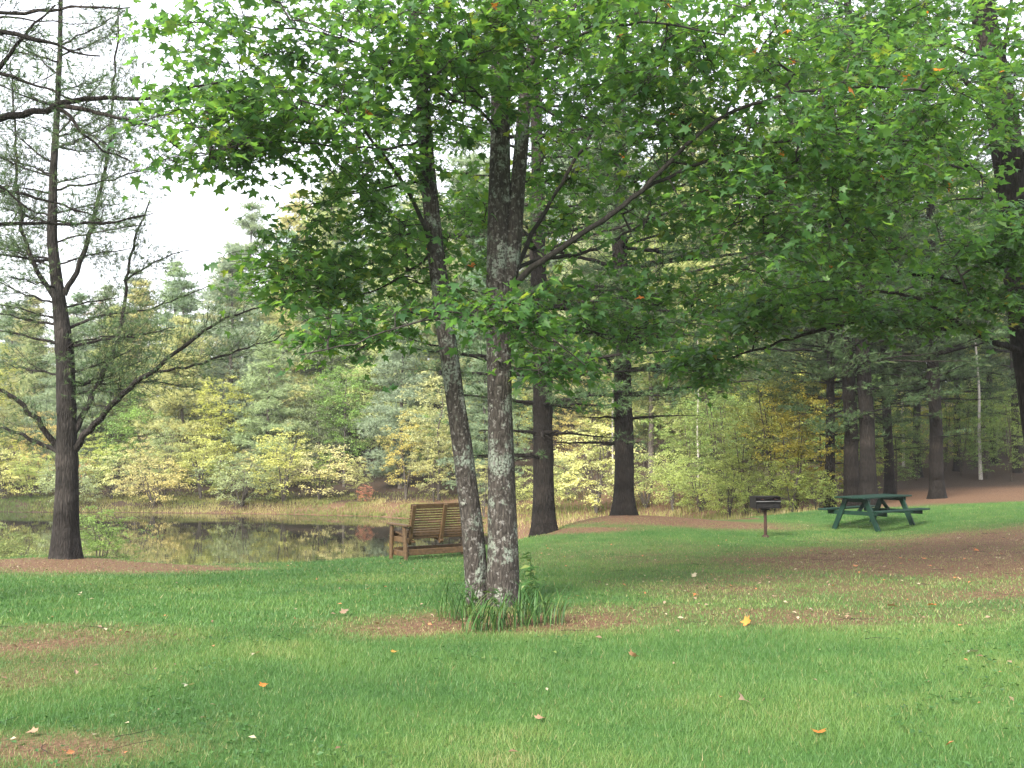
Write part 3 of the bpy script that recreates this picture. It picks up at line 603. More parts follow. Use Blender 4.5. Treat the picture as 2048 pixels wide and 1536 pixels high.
# pine just beyond the left edge, its limbs reach into the upper left corner
lo = np.array((-6.9, 9.2, gz(-6.9, 9.2)))
lt = thing('pine_tree', 'pine outside the left edge whose dark limb reaches into the upper left corner', 'tree', tuple(lo))
tG = Geo(); trunk_tube(tG, [lo-UP*.1, lo+UP*3, lo+np.array((.1, 0, 6)), lo+np.array((.1, .1, 10)), lo+np.array((.2, .1, 14))], np.array([.26, .22, .18, .12, .03]), 20, rng, .05, .4)
tG.build('trunk', M['pine_bark'], lt, True, lo)
tw = Geo(); nP = []
c = lambda h: lo+UP*(h-lo[2])
for pts, w0, w1, st in [([(0,234,9),(60,228,9),(120,210,9),(180,190,9),(250,203,8.9),(330,188,8.8),(410,172,8.7),(470,160,8.7)], 14, 3, 4.1),
                        ([(120,212,9),(200,225,8.8),(260,245,8.6),(310,255,8.5)], 10, 3, None), ([(110,215,9),(150,222,8.9),(155,260,8.8),(200,300,8.7),(260,322,8.7)], 9, 3, None),
                        ([(-20,60,8.5),(60,70,8.5),(110,95,8.5),(200,112,8.5)], 10, 3, 4.8), ([(-40,180,8.6),(10,120,8.6),(50,60,8.6),(110,10,8.6)], 10, 3, 4.6),
                        ([(-40,20,9.5),(60,30,9.5),(160,10,9.4),(260,15,9.3)], 9, 3, 5.0), ([(-60,130,8.2),(0,150,8.2),(70,165,8.2),(150,200,8.1)], 8, 3, 4.5),
                        ([(-30,380,9),(40,385,9),(110,400,9),(200,440,9)], 7, 3, 3.2), ([(-60,330,8),(0,370,8),(60,420,8)], 7, 3, 3.4),
                        ([(-60,460,8.6),(20,440,8.6),(110,448,8.6),(190,452,8.6),(290,430,8.6)], 8, 3, 2.9)]:
    q, r_ = dense(np.vstack([[c(st)], poly(pts)]) if st else poly(pts), np.linspace(w2r(w0*1.3 if st else w0, 9), w2r(w1, 9), len(pts)+(1 if st else 0)), .12)
    q[1:-1] += rng.normal(0, .01, (len(q)-2, 3)); bG = Geo(); bG.tube(q, r_, 8, True, lump=.05, rng=rng); bG.build('limb', M['pine_bark'], lt, True, lo)
    plume(rng, q[::3], .004, tw, nP, (.30 if st else .1, 1.), .07, .17, .16, .4, 3)
for k in range(34):
    h = rng.uniform(5.4, 13); a = rng.uniform(0, 6.283); L = 3.2*(1-(h-5)/11); s = np.linspace(0, 1, 5)[:, None]
    plume(rng, c(h)+np.array((math.cos(a), math.sin(a), 0))*L*s+UP*.2*L*s, .03, tw, nP, (.2, 1), .2, .3, .16, .3, 5)
nP = [q for q in nP if rng.random() < .6]
tw.build('twigs', M['twig_bark'], lt, False, lo, 'stuff')
fG = Geo(); needles(rng, nP, fG, 10, .09, .006, tint=.4); fG.build('crown', M['needle'], lt, False, lo, 'stuff')

# the two big pines right of the maple
pa = pine_mesh(31, 16, .225, 2.5, 1.7, 4.4, .55, 5, 9, .13, .012, .17, .26, (-.35, .1), .18, mul=2, jit=.06)
pb = pine_mesh(32, 17, .225, 2.7, 1.7, 4.2, .58, 5, 9, .13, .012, .17, .27, (-.25, .2), .2, mul=2, jit=.06)
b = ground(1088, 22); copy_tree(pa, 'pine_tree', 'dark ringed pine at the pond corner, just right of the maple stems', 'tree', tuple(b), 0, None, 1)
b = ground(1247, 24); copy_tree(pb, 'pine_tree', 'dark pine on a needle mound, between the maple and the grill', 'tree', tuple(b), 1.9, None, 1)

# forest pines on the right
fp = [pine_mesh(41, 18, .20, 3.2, 1.9, 4.0, .62, 5, 8, .15, .018, .22, .34, mul=3, jit=.09), pine_mesh(42, 19, .185, 4.4, 2.2, 3.6, .7, 5, 8, .15, .018, .22, .34, (.5, 0), mul=3, jit=.09),
      pine_mesh(43, 17, .17, 2.6, 1.6, 4.0, .6, 5, 8, .15, .018, .22, .34, (-.4, .2), mul=3, jit=.09)]
FOREST = [(1657,30,.80,2,'slim pine standing left in the trunk cluster behind the picnic table'),(1700,29.2,1.0,0,'dark pine trunk behind the left half of the picnic table'),
 (1734,28.4,1.12,1,'thickest pine trunk of the cluster directly behind the picnic table'),(1777,32.5,.85,2,'pine trunk right of the thickest one behind the picnic table'),
 (1832,37,.72,1,'slim pine trunk between the picnic table cluster and the darkest trunk'),(1870,30,.95,0,'darkest lone pine trunk at the edge of the needle slope on the right'),
 (1912,39,.75,2,'thin pine trunk just right of the darkest lone trunk'),(1985,42,.7,1,'thin pine trunk deep in the wood near the right edge'),(2030,38,.7,0,'pine trunk in the wood at the very right edge'),
 (1800,45,.85,0,'pine deep in the wood behind the picnic table'),(1940,50,.9,2,'far pine in the wood behind the pale thin birch'),(1690,44,.9,1,'far pine seen between the trunks behind the table'),
 (1610,46,.95,2,'far pine above the leaning saplings left of the table'),(2100,44,1.,1,'pine in the wood just outside the right edge'),(1540,52,.95,0,'far pine above the grill, behind the saplings'),(1450,58,1.,2,'far pine behind the thicket left of the grill')]
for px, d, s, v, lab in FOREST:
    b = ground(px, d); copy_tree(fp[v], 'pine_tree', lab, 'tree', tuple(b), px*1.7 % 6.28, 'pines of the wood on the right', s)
# ------------------------------------------------------------------ distant trees
def broadleaf_mesh(seed, H, spread, n_t, per, leaf, r0, low=.2, tall=1.0, bark='far_bark', lv=OVAL_V, lt=OVAL_T, stems=1, leafmat='far_leaf'):
    rng = np.random.default_rng(seed); tG, bG, fG = Geo(), Geo(), Geo(); nodes = []
    for s in range(stems):
        a = rng.uniform(0, 6.283); out = (0 if stems == 1 else spread*.45*rng.uniform(.4, 1)); z = np.linspace(-.1, H*.85*(1 if stems == 1 else rng.uniform(.6, 1)), 6)
        f = np.clip(z/(H*.85), 0, 1); pts = np.c_[math.cos(a)*out*f+rng.normal(0, .06*spread, 6)*f, math.sin(a)*out*f+rng.normal(0, .06*spread, 6)*f, z]
        P, rr = trunk_tube(tG, pts, r0*(1-f*.9)+.006, 9, rng, .04, .2); nodes += [p for p in P if p[2] > H*low*.7]
    q = nrm(rng.normal(size=(n_t, 3)))*(rng.uniform(0, 1, (n_t, 1))**.4); zc = H*(low+1)/2; zr = H*(1-low)/2
    q[:, 2] = np.clip(q[:, 2], -.95, 1); t = np.c_[q[:, 0]*spread, q[:, 1]*spread, zc+q[:, 2]*zr*tall]
    wob = .75+.5*vnoise(np.arctan2(q[:, 1], q[:, 0])*2, t[:, 2]*.6, seed); t[:, :2] *= wob[:, None]
    paths, cnt = grow(rng, nodes, t, wig=.06, kstep=.45)
    for idx, p in paths: bG.tube(p[::2] if len(p) > 4 else p, np.linspace(min(.006*math.sqrt(max(1, cnt[idx[1]])), r0*.5), .004, len(p[::2] if len(p) > 4 else p)), 3, False)
    sp = spread*.20
    Pp, Mx, S = sprays(rng, paths, per, sp, .6, leaf, .6)
    cl = vnoise(Pp[:, 0]*1.3, Pp[:, 1]*1.3+Pp[:, 2]*1.1, seed+2)
    fG.scatter(lv, lt, Pp, Mx, S, np.clip(.5+.9*(cl-.5)+.15*rng.standard_normal(len(Pp)), 0, 1))
    return [('trunk', tG.mesh('trunk', M[bark], True), None), ('branches', bG.mesh('branches', M[bark], False), 'stuff'), ('crown', fG.mesh('crown', M[leafmat], False), 'stuff')]
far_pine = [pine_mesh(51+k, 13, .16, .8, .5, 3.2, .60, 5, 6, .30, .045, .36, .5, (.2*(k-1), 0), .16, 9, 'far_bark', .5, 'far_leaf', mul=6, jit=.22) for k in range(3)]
far_broad = [broadleaf_mesh(61, 9, 2.4, 240, 46, .13, .10, .12), broadleaf_mesh(62, 8, 2.0, 220, 46, .12, .09, .15), broadleaf_mesh(63, 7, 2.6, 240, 46, .13, .10, .10)]
shrub = [broadleaf_mesh(71, 3, 1.7, 130, 44, .085, .03, .06, stems=6), broadleaf_mesh(72, 2.4, 1.9, 130, 44, .085, .028, .05, stems=7)]
birch = broadleaf_mesh(73, 11, 1.4, 120, 20, .12, .07, .45, bark='birch_bark')
sapling = [broadleaf_mesh(74, 5, 1.7, 150, 46, .09, .03, .08, stems=3), broadleaf_mesh(75, 6, 1.9, 160, 46, .09, .034, .10, stems=4)]
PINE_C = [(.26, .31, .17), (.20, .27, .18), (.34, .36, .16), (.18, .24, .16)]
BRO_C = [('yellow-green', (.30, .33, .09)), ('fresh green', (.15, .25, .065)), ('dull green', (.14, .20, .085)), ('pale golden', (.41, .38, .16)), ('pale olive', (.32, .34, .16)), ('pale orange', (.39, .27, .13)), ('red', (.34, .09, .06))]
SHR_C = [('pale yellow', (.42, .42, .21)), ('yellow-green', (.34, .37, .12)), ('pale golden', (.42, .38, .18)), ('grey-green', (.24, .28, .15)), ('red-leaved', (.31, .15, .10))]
rng = np.random.default_rng(77); count = {}
def far_row(y0, jit, u0, u1, step, maker):
    x = u0*y0; k = 0
    while x < u1*y0:
        yy = y0+rng.uniform(-jit, jit); xx = x+rng.uniform(-.3, .3)*step; maker(k, xx, yy); x += step; k += 1
def put(src, name, lab, cat, x, y, s, group, color, tone=(1, 1, 1)):
    copy_tree(src, name, lab, cat, (x, y, gz(x, y)-.03), rng.uniform(0, 6.28), group, s, color, tone)
def nth(key): count[key] = count.get(key, 0)+1; return ORD[min(count[key]-1, len(ORD)-1)]
def jit_c(c, a=.06): return tuple(np.clip(np.array(c)*(1+rng.normal(0, a, 3)*np.array((1, .6, 1))), .01, .6))
def shore_y(x): # far shore of the pond
    return float(np.interp(x, POND[:13:-1, 0], POND[:13:-1, 1])) if x < .1 else 36.
def shore_shrub(k, x, y):
    i = [0, 0, 1, 3, 0, 2, 1, 3, 1, 0, 4, 3][k % 12]; n, c = SHR_C[i]; yy = shore_y(x)+rng.uniform(.9, 2.8)
    put(shrub[k % 2], 'shore_shrub', n+' shrub leaning over the far waterline, '+nth('sh')+' from the left there', 'shrub', x, yy, rng.uniform(.75, 1.25)*(.3 if i == 4 else 1), 'shrubs along the far waterline', jit_c(c))
far_row(50, 0, -.56, -.10, 2.1, shore_shrub)
def row1(k, x, y):
    yy = shore_y(x)+rng.uniform(4, 7.5)
    if k % 5 in (1, 3): n, c = 'feathery', PINE_C[(k*3) % 4]; put(far_pine[k % 3], 'far_pine', 'small feathery pine in the front row of the far bank, '+nth('p1')+' from the left', 'tree', x, yy, rng.uniform(.55, .8), 'front row pines of the far bank', jit_c(c))
    else:
        n, c = BRO_C[[1, 0, 4, 2, 5, 1, 3, 0, 6, 2][k % 10]]; put(far_broad[k % 3], 'far_broadleaf_tree', n+' tree in the front row of the far bank, '+nth('b1')+' broadleaf from the left', 'tree', x, yy, rng.uniform(.5, .85)*(.5 if n in ('red', 'pale orange') else 1), 'front row broadleaf trees of the far bank', jit_c(c))
far_row(54, 0, -.58, .0, 2.3, row1)
def low1(k, x, y):
    n, c = [('green', (.20, .29, .09)), ('yellow-green', (.34, .37, .11)), ('grey-green', (.20, .27, .13)), ('pale olive', (.32, .34, .15)), ('pale golden', (.38, .36, .16))][(k*3+k//5) % 5]
    yy = shore_y(x)+rng.uniform(2.6, 4.6)
    put(sapling[k % 2], 'bank_bush', n+' bush filling the gap behind the shore shrubs, '+nth('lb')+' from the left', 'shrub', x, yy, rng.uniform(.4, .75), 'bushes behind the shore shrubs', jit_c(c))
far_row(52, 0, -.58, .0, 1.9, low1)
def row2(k, x, y):
    if k % 4 == 2: n, c = BRO_C[[0, 4, 1, 3][(k//4) % 4]]; put(far_broad[(k+1) % 3], 'far_broadleaf_tree', n+' tree among the middle row of the far bank, '+nth('b2')+' from the left', 'tree', x, y, np.interp(x, (-34, -24, -12), (.85, 1., 1.25))*rng.uniform(.9, 1.1), 'middle row broadleaf trees of the far bank', jit_c(c))
    else: put(far_pine[k % 3], 'far_pine', 'tall pine in the middle row of the far bank, '+nth('p2')+' from the left', 'tree', x, y, np.interp(x, (-34, -26, -16, -8), (.66, .76, .95, 1.1))*rng.uniform(.88, 1.12), 'middle row pines of the far bank', jit_c(PINE_C[k % 3]))
far_row(60, 2, -.60, .16, 2.7, row2)
def row3(k, x, y):
    s = np.interp(x, (-40, -28, -20, -10, 10), (.70, .82, 1.05, 1.35, 1.5))*rng.uniform(.88, 1.1)
    put(far_pine[(k+1) % 3], 'far_pine', 'pale pine on the far hillside, '+nth('p3')+' from the left', 'tree', x, y, s, 'hillside pines', jit_c(PINE_C[(k+1) % 4]))
far_row(70, 3, -.60, .22, 3.3, row3)
def row4(k, x, y):
    s = np.interp(x, (-48, -34, -24, -14, 10), (.75, .88, 1.15, 1.5, 1.65))*rng.uniform(.88, 1.1)
    if k % 6 == 3: put(far_broad[k % 3], 'far_broadleaf_tree', 'dull russet broadleaf crown on the skyline of the far hill, '+nth('b4')+' from the left', 'tree', x, y, s*1.15, 'skyline broadleaf trees', jit_c((.26, .19, .12)))
    else: put(far_pine[k % 3], 'far_pine', 'hazy pine on the skyline of the far hill, '+nth('p4')+' from the left', 'tree', x, y, s, 'skyline pines', jit_c(PINE_C[(k+3) % 4]))
far_row(84, 4, -.58, .28, 4.4, row4)
# the wood that closes the view on the right
def rwood(k, x, y):
    rw = 'nearer' if y < 57 else 'farther'
    if k % 2 == 0: n, c = BRO_C[[1, 2, 0][(k//2) % 3]]; put(far_broad[k % 3], 'broadleaf_tree', n+' tree in the '+rw+' row deep in the right wood, '+nth('bw'+rw)+' from the left', 'tree', x, y, rng.uniform(1.1, 1.6), 'broadleaf trees deep in the wood', jit_c(c))
    else: put(far_pine[k % 3], 'deep_wood_pine', 'pine in the '+rw+' row deep in the right wood, '+nth('pw'+rw)+' from the left', 'tree', x, y, rng.uniform(1.1, 1.5), 'pines deep in the wood', jit_c(PINE_C[(k+1) % 4]))
far_row(50, 2.5, .12, .62, 2.9, rwood); far_row(64, 3, .10, .62, 5.2, rwood)
# thicket at the edge of the wood
THICK = [(1385,40,.8,0,(.16,.20,.07),'grey-green sapling at the left end of the thicket beyond the grill'),(1440,36,.9,1,(.14,.20,.06),'green sapling in the thicket left of the grill'),(1490,33,.75,0,(.17,.21,.06),'leafy sapling right behind the grill box'),
 (1545,31,.85,1,(.16,.19,.05),'sapling in the thicket just right of the grill'),(1590,30,.8,0,(.24,.22,.04),'yellowing sapling between grill and picnic table'),(1640,31.5,.7,1,(.26,.23,.04),'yellow-leaved sapling at the left end of the picnic table'),
 (1720,31,.45,0,(.17,.22,.05),'low leafy sapling among the trunks behind the table'),(1790,33,.45,1,(.11,.18,.05),'low green sapling behind the right half of the table'),(1830,36,.5,0,(.12,.18,.05),'low sapling left of the darkest trunk'),
 (1920,37,.55,1,(.12,.18,.05),'low sapling right of the darkest trunk'),(1970,36,.5,0,(.12,.19,.06),'low sapling beside the pale birch trunk'),(2020,35,.55,1,(.13,.19,.05),'low sapling at the right edge of the wood'),
 (1330,48,.9,1,(.17,.20,.08),'grey-green sapling right of the mound pine'),(1420,46,1.0,0,(.14,.18,.06),'tall sapling behind the thicket beyond the grill')]
for px, d, s, v, c, lab in THICK:
    b = ground(px, d); copy_tree(sapling[v], 'sapling', lab, 'sapling', tuple(b-UP*.03), px*.9 % 6.28, 'saplings at the edge of the wood', s, c, (.7, .65, .6))
def under(k, x, y):
    rw = 'rear' if y > 41.2 else 'front'
    n, c = [('dark green', (.16, .27, .08)), ('green', (.23, .36, .10)), ('yellowish', (.36, .40, .11)), ('dull green', (.20, .29, .11))][(k*7+k//3) % 4]
    put(sapling[k % 2], 'understory_sapling', n+' sapling in the '+rw+' understory row of the wood, '+nth('us'+rw)+' from the left', 'sapling', x, y, rng.uniform(.5, 1.0), 'understory saplings of the wood', jit_c(c), (.7, .65, .6))
far_row(44, 2.5, .17, .58, 1.7, under); far_row(39, 1.5, .31, .56, 1.5, under)
def bank(k, x, y):
    rw = 'lower' if y < 53 else 'upper'
    n, c = [('green', (.16, .24, .07)), ('yellow-green', (.30, .32, .09)), ('grey-green', (.18, .24, .12)), ('pale golden', (.36, .34, .14))][(k*5+k//4) % 4]
    put(sapling[k % 2], 'bank_sapling', n+' sapling in the '+rw+' row beyond the marsh, '+nth('bs'+rw)+' from the left', 'sapling', x, y, rng.uniform(.5, .95), 'saplings on the slope beyond the marsh', jit_c(c), (.7, .65, .6))
far_row(50, 1.5, -.07, .17, 2.0, bank); far_row(56, 2, -.06, .2, 2.6, bank)
for px, d, s, lab in [(1958,36,.85,'pale thin birch trunk near the right edge of the wood'),(1395,43,.7,'thin white birch beyond the marsh, left of the grill'),(1805,41,.8,'slender white birch far behind the picnic table'),(1225,49,.7,'thin white birch showing beside the mound pine')]:
    b = ground(px, d); copy_tree(birch, 'birch_tree', lab, 'tree', tuple(b), px % 6.28, 'thin birches', s, (.17, .20, .06))
for k, (px, d, s, c, lab) in enumerate([(1192,40,1.25,(.42,.44,.20),'rounded pale yellow-green sunlit bush between the two big pines'),(1075,41,.8,(.30,.34,.13),'green bush beyond the marsh, hard by the first big pine'),(1135,44,.7,(.26,.30,.14),'small bush in the shade left of the rounded pale bush'),
    (1290,40,.9,(.30,.34,.14),'bush just right of the mound pine, beyond the marsh'),(1345,38,.8,(.28,.34,.12),'yellow-green bush at the back of the marsh'),(1400,36,.8,(.26,.33,.11),'green bush at the foot of the thicket left of the grill'),(1455,33,.7,(.30,.36,.11),'low sunlit bush left of the grill'),
    (1520,31,.6,(.24,.31,.09),'low bush right behind the grill post'),(1580,29.5,.6,(.24,.30,.08),'low bush between the grill and the table'),(1630,29.5,.5,(.22,.29,.08),'low bush at the left end of the table')]):
    b = ground(px, d); copy_tree(shrub[k % 2], 'marsh_bush', lab, 'shrub', tuple(b-UP*.03), px % 6.28, 'bushes round the marsh', s, c)
# weeds on the near bank
for px, d, s, v, c, lab in [(205,19.0,.50,0,(.16,.24,.07),'leafy green weed bush on the bank right of the shore pine'),(45,18.6,.42,1,(.17,.21,.08),'straggly weed bush on the bank left of the shore pine'),(-30,18.9,.5,0,(.16,.20,.08),'weed bush at the left edge of the bank'),
                             (100,19.2,.35,0,(.18,.22,.09),'small weed bush behind the shore pine')]:
    b = ground(px, d); copy_tree(shrub[v], 'weed_bush', lab, 'shrub', tuple(b), px*.3 % 6.28, 'weed bushes on the near bank', s, c)

# ------------------------------------------------------------------ sedge and bank grass (uncountable)
rng = np.random.default_rng(8)
def blades(x, y, h, w, lean, tint, rng):
    n = len(x); z = height(x, y); a = rng.uniform(0, 6.283, n); b = rng.uniform(0, 6.283, n)
    base = np.c_[x, y, z-.005]; side = np.c_[np.cos(a), np.sin(a), np.zeros(n)]*(w/2)[:, None]
    tip = base+np.c_[np.cos(b)*lean*h, np.sin(b)*lean*h, h]
    v = np.stack([base-side, base+side, tip], 1).reshape(-1, 3); return v, np.arange(3*n).reshape(-1, 3), np.repeat(tint, 3)
n = 150000; d = rng.uniform(21, 56, n); x = rng.uniform(-.58, .30, n)*d; s = pond_sd(x, d)
cl = fbm(x*.8, d*.8, 40)
ok = (s > .05) & (((d > 33) & (s < 5) & (x < 1)) | ((x > .2) & (x < 8.5) & (d > 26.5) & (d < 46) & (d > 24.8+.33*x)) | ((s < 1.0) & (d < 26))) & (rng.random(n) < .35+1.1*(cl-.3))
x, d, cl = x[ok], d[ok], cl[ok]
x2 = rng.uniform(-33, 0, 34000); d2 = np.interp(x2, POND[:13:-1, 0], POND[:13:-1, 1])+rng.uniform(-.2, 3.4, len(x2)); k2 = (pond_sd(x2, d2) > .04) & (fbm(x2*1.1, d2*1.1, 43) > .40)
x, d, cl = np.r_[x, x2[k2]], np.r_[d, d2[k2]], np.r_[cl, fbm(x2[k2]*.8, d2[k2]*.8, 40)]; cl2 = fbm(x*.35+9, d*.35, 50)
h = rng.uniform(.12, .5, len(x))*(.5+cl)*np.where(d < 26, .55, np.where(x < 0, .30, .45)); t = np.clip(np.where((x < 0) & (d > 33), .08, .25)+1.5*(cl2-.35)+.15*rng.standard_normal(len(x)), 0, 1)
g = Geo(); v, f, tt = blades(x, d, h, np.full(len(x), .03), rng.uniform(0, .5, len(x)), t, rng); g.add(v, f, None, tt)
o = g.build('marsh_grass', M['sedge'], kind='stuff'); o['label'] = 'tan and yellow-green marsh grass along the pond margins'; o['category'] = 'grass'

# ------------------------------------------------------------------ lawn grass (uncountable)
def lawn(n, d0, d1, hr, wr, rng, pw):
    u = rng.random(n); d = (d0**pw+u*(d1**pw-d0**pw))**(1/pw); x = rng.uniform(-1, 1, n)*(.56*d+1.2)
    br_ = brown(x, d); s = pond_sd(x, d)
    ok = (s > 1.0) & (rng.random(n) > br_*.8) & (d < 25.6+.22*np.maximum(x, 0)) & ~((x > 2) & (x < 6) & (d > 23.3))
    x, d, br_ = x[ok], d[ok], br_[ok]; m = len(x)
    pat = fbm(x*.55, d*.75, 60); fine = fbm(x*3, d*4, 66)
    h = rng.uniform(*hr, m)*(.6+.8*fine)*(1-.45*br_); w = rng.uniform(*wr, m)
    t = .36+1.0*(pat-.5)+.35*(fine-.5)+.11*rng.standard_normal(m)+.40*br_; t = np.where(rng.random(m) < .03+.35*br_, rng.uniform(.85, 1, m), t)
    return blades(x, d, h, w, rng.uniform(.1, .95, m), np.clip(t, 0, 1), rng)
g = Geo()
for args in ((500000, 3.6, 9, (.018, .055), (.0024, .0045), rng, 1.3), (420000, 8.5, 26.5, (.025, .055), (.006, .011), rng, 1.35)):
    v, f, tt = lawn(*args); g.add(v, f, None, tt)
o = g.build('lawn_grass', M['lawn_blade'], kind='stuff'); o['label'] = 'short mown green grass covering the lawn'; o['category'] = 'grass'

# ------------------------------------------------------------------ bench, grill, picnic table
def rotz(a): c, s = math.cos(a), math.sin(a); return np.array(((c, -s, 0), (s, c, 0), (0, 0, 1.)))
def rotx(a): c, s = math.cos(a), math.sin(a); return np.array(((1, 0, 0), (0, c, -s), (0, s, c)))
def plank(name, c, size, mat, parent, Mx=None, bev=.006, label=None):
    """bevelled board centred at c"""
    bm_v = []; sx, sy, sz = [s/2 for s in size]; g = Geo(); b = min(bev, sx*.4, sy*.4, sz*.4)
    vs_ = []
    for X_ in (-1, 1):
        for Y_ in (-1, 1):
            for Z_ in (-1, 1):
                vs_ += [((sx)*X_, (sy-b)*Y_, (sz-b)*Z_), ((sx-b)*X_, sy*Y_, (sz-b)*Z_), ((sx-b)*X_, (sy-b)*Y_, sz*Z_)]
    import bmesh
    bm = bmesh.new(); V = [bm.verts.new(tuple((Mx@np.array(v) if Mx is not None else np.array(v))+np.array(c))) for v in vs_]
    bmesh.ops.convex_hull(bm, input=V); bmesh.ops.recalc_face_normals(bm, faces=bm.faces)
    me = bpy.data.meshes.new(name); bm.to_mesh(me); bm.free(); me.materials.append(mat)
    o = bpy.data.objects.new(name, me); COL.objects.link(o); o.parent = parent
    if label: o['label'] = label
    return o
def bar(name, p, q, wd, mat, parent, **k):
    p = np.array(p, float); q = np.array(q, float); d = q-p; L = np.linalg.norm(d); x = d/L; ref = np.array((0, 1., 0)) if abs(x[1]) < .9 else UP
    z = nrm(np.cross(x, ref)); y = np.cross(z, x); return plank(name, (p+q)/2, (L, wd[0], wd[1]), mat, parent, np.stack([x, y, z], -1), **k)
# glider bench: local x = width, local y = forward (towards the pond), z up; origin under the back's left end
yaw = R(33); bo = at(812, 1118, 17.3); bz = gz(bo[0], bo[1])
bench = thing('garden_bench', 'brown slatted wooden bench facing the pond, half hidden by the maple', 'bench', (bo[0], bo[1], bz), yaw)
WD = 1.42; wm = M['bench_wood']
for x in (.0, WD):      # end frames: front and rear legs, arm, foot rail
    bar('rear_leg', (x, 0, -.03), (x, .07, .56), (.085, .04), wm, bench)
    bar('front_leg', (x, .56, -.03), (x, .54, .56), (.085, .04), wm, bench)
    plank('armrest', (x, .27, .585), (.11, .74, .03), wm, bench)
    plank('side_rail', (x+(.045 if x == 0 else -.045), .29, .33), (.035, .56, .09), wm, bench)
    plank('foot_rail', (x+(.045 if x == 0 else -.045), .29, .10), (.035, .56, .09), wm, bench)
plank('base_rail', (WD/2, .03, .13), (WD-.10, .04, .10), wm, bench)
plank('base_rail', (WD/2, .53, .13), (WD-.10, .04, .10), wm, bench)
TIL = R(-17)           # back leans towards the viewer
def bk(z): return -(z-.36)*math.tan(R(15))+.10
nsl = 14
for k in range(nsl):
    z = .34+(k+.5)*(.60/nsl); wd_ = .60/nsl*.66 if k < nsl-1 else .055
    plank('back_slat', (WD/2, bk(z), z), (WD-.12, .02, wd_), wm, bench, rotx(R(15)), .004)
for x in (.11, WD/2, WD-.11): bar('back_post', (x, bk(.26)-.034, .26), (x, bk(.93)-.034, .93), (.04, .07), wm, bench)
for k in range(7): plank('seat_slat', (WD/2, .13+k*.075, .38+.012*k), (WD-.12, .055, .022), wm, bench, None, .004)
plank('seat_rail', (WD/2, .60, .405), (WD-.12, .03, .10), wm, bench)
for x in (.16, WD/2, WD-.16): bar('seat_support', (x, .04, .30), (x, .62, .375), (.035, .07), wm, bench)

go = at(1531, 1068, 21.0); gzz = gz(go[0], go[1])
grill = thing('park_grill', 'black steel park grill on a single post in front of the thicket', 'grill', (go[0], go[1], gzz), R(8))
g = Geo(); g.tube([(0, 0, -.05), (0, 0, .30), (0, 0, .60)], .032, 12, True); g.build('post', M['rusty_iron'], grill, True)
g = Geo(); g.tube([(0, 0, .0), (0, 0, .03)], .075, 12, True); g.build('ground_collar', M['rusty_iron'], grill, True)
plank('bracket', (0, 0, .565), (.16, .12, .03), M['black_iron'], grill)
W_, D_, H_ = .53, .36, .22; z0 = .60; im = M['black_iron']
plank('firebox_floor', (0, 0, z0), (W_, D_, .012), im, grill, None, .002)
plank('firebox_back', (0, D_/2-.004, z0+H_/2+.008), (W_, .010, H_), im, grill, None, .002)
plank('firebox_side', (-W_/2+.004, -.006, z0+H_/2+.008), (.010, D_-.014, H_), im, grill, None, .002)
plank('firebox_side', (W_/2-.004, -.006, z0+H_/2+.008), (.010, D_-.014, H_), im, grill, None, .002)
plank('firebox_front', (0, -D_/2+.02, z0+.055), (W_-.03, .008, .09), im, grill, None, .002)
plank('firebox_lip', (0, -D_/2-.006, z0+.135), (W_-.01, .03, .02), paint_mat('worn_steel', (.10, .10, .10), (.22, .22, .22), rough=.4, metal=.6), grill, None, .002)
for k in range(11): bar('grate_bar', (-W_/2+.03+k*(W_-.06)/10, -D_/2+.03, z0+.16), (-W_/2+.03+k*(W_-.06)/10, D_/2-.03, z0+.16), (.008, .008), im, grill, bev=.001)
plank('windshield', (0, -.03, z0+.232), (W_-.03, D_-.08, .012), im, grill, None, .002)
for x in (-.14, .14):
    g = Geo(); g.tube([(x, -D_/2+.02, z0+.175), (x, -D_/2-.10, z0+.175)], .009, 8, True); g.build('handle', M['rusty_iron'], grill, True)

to = at(1712, 1057, 22.4); tz = gz(to[0]+.6, to[1]+.5)
table = thing('picnic_table', 'dark green painted wooden picnic table with attached seats on the lawn', 'picnic table', (to[0], to[1], tz), R(39), scale=.96)
tm_ = M['table_paint']; TL = 2.05      # local x = long axis, y = across; origin mid-way under the near end frame
for k in range(5): plank('top_plank', (TL/2-.28, (k-2)*.150, .725), (TL, .138, .036), tm_, table)
for sy in (-1, 1):
    for k in range(2): plank('seat_plank', (TL/2-.28, sy*(.62+k*.135), .435), (TL, .125, .036), tm_, table)
for fx in (0.0, TL-.56):
    plank('seat_brace', (fx+.045, 0, .37), (.04, 1.50, .09), tm_, table)
    plank('top_brace', (fx+.045, 0, .66), (.04, .68, .09), tm_, table)
    for sy in (-1, 1): bar('leg', (fx, sy*.58, -.06), (fx, sy*.24, .702), (.12, .045), tm_, table)
for fx, sg in ((.0, 1), (TL-.56, -1)): bar('diagonal_brace', (fx+.07*sg, 0, .35), (fx+.5*sg, 0, .70), (.09, .04), tm_, table)

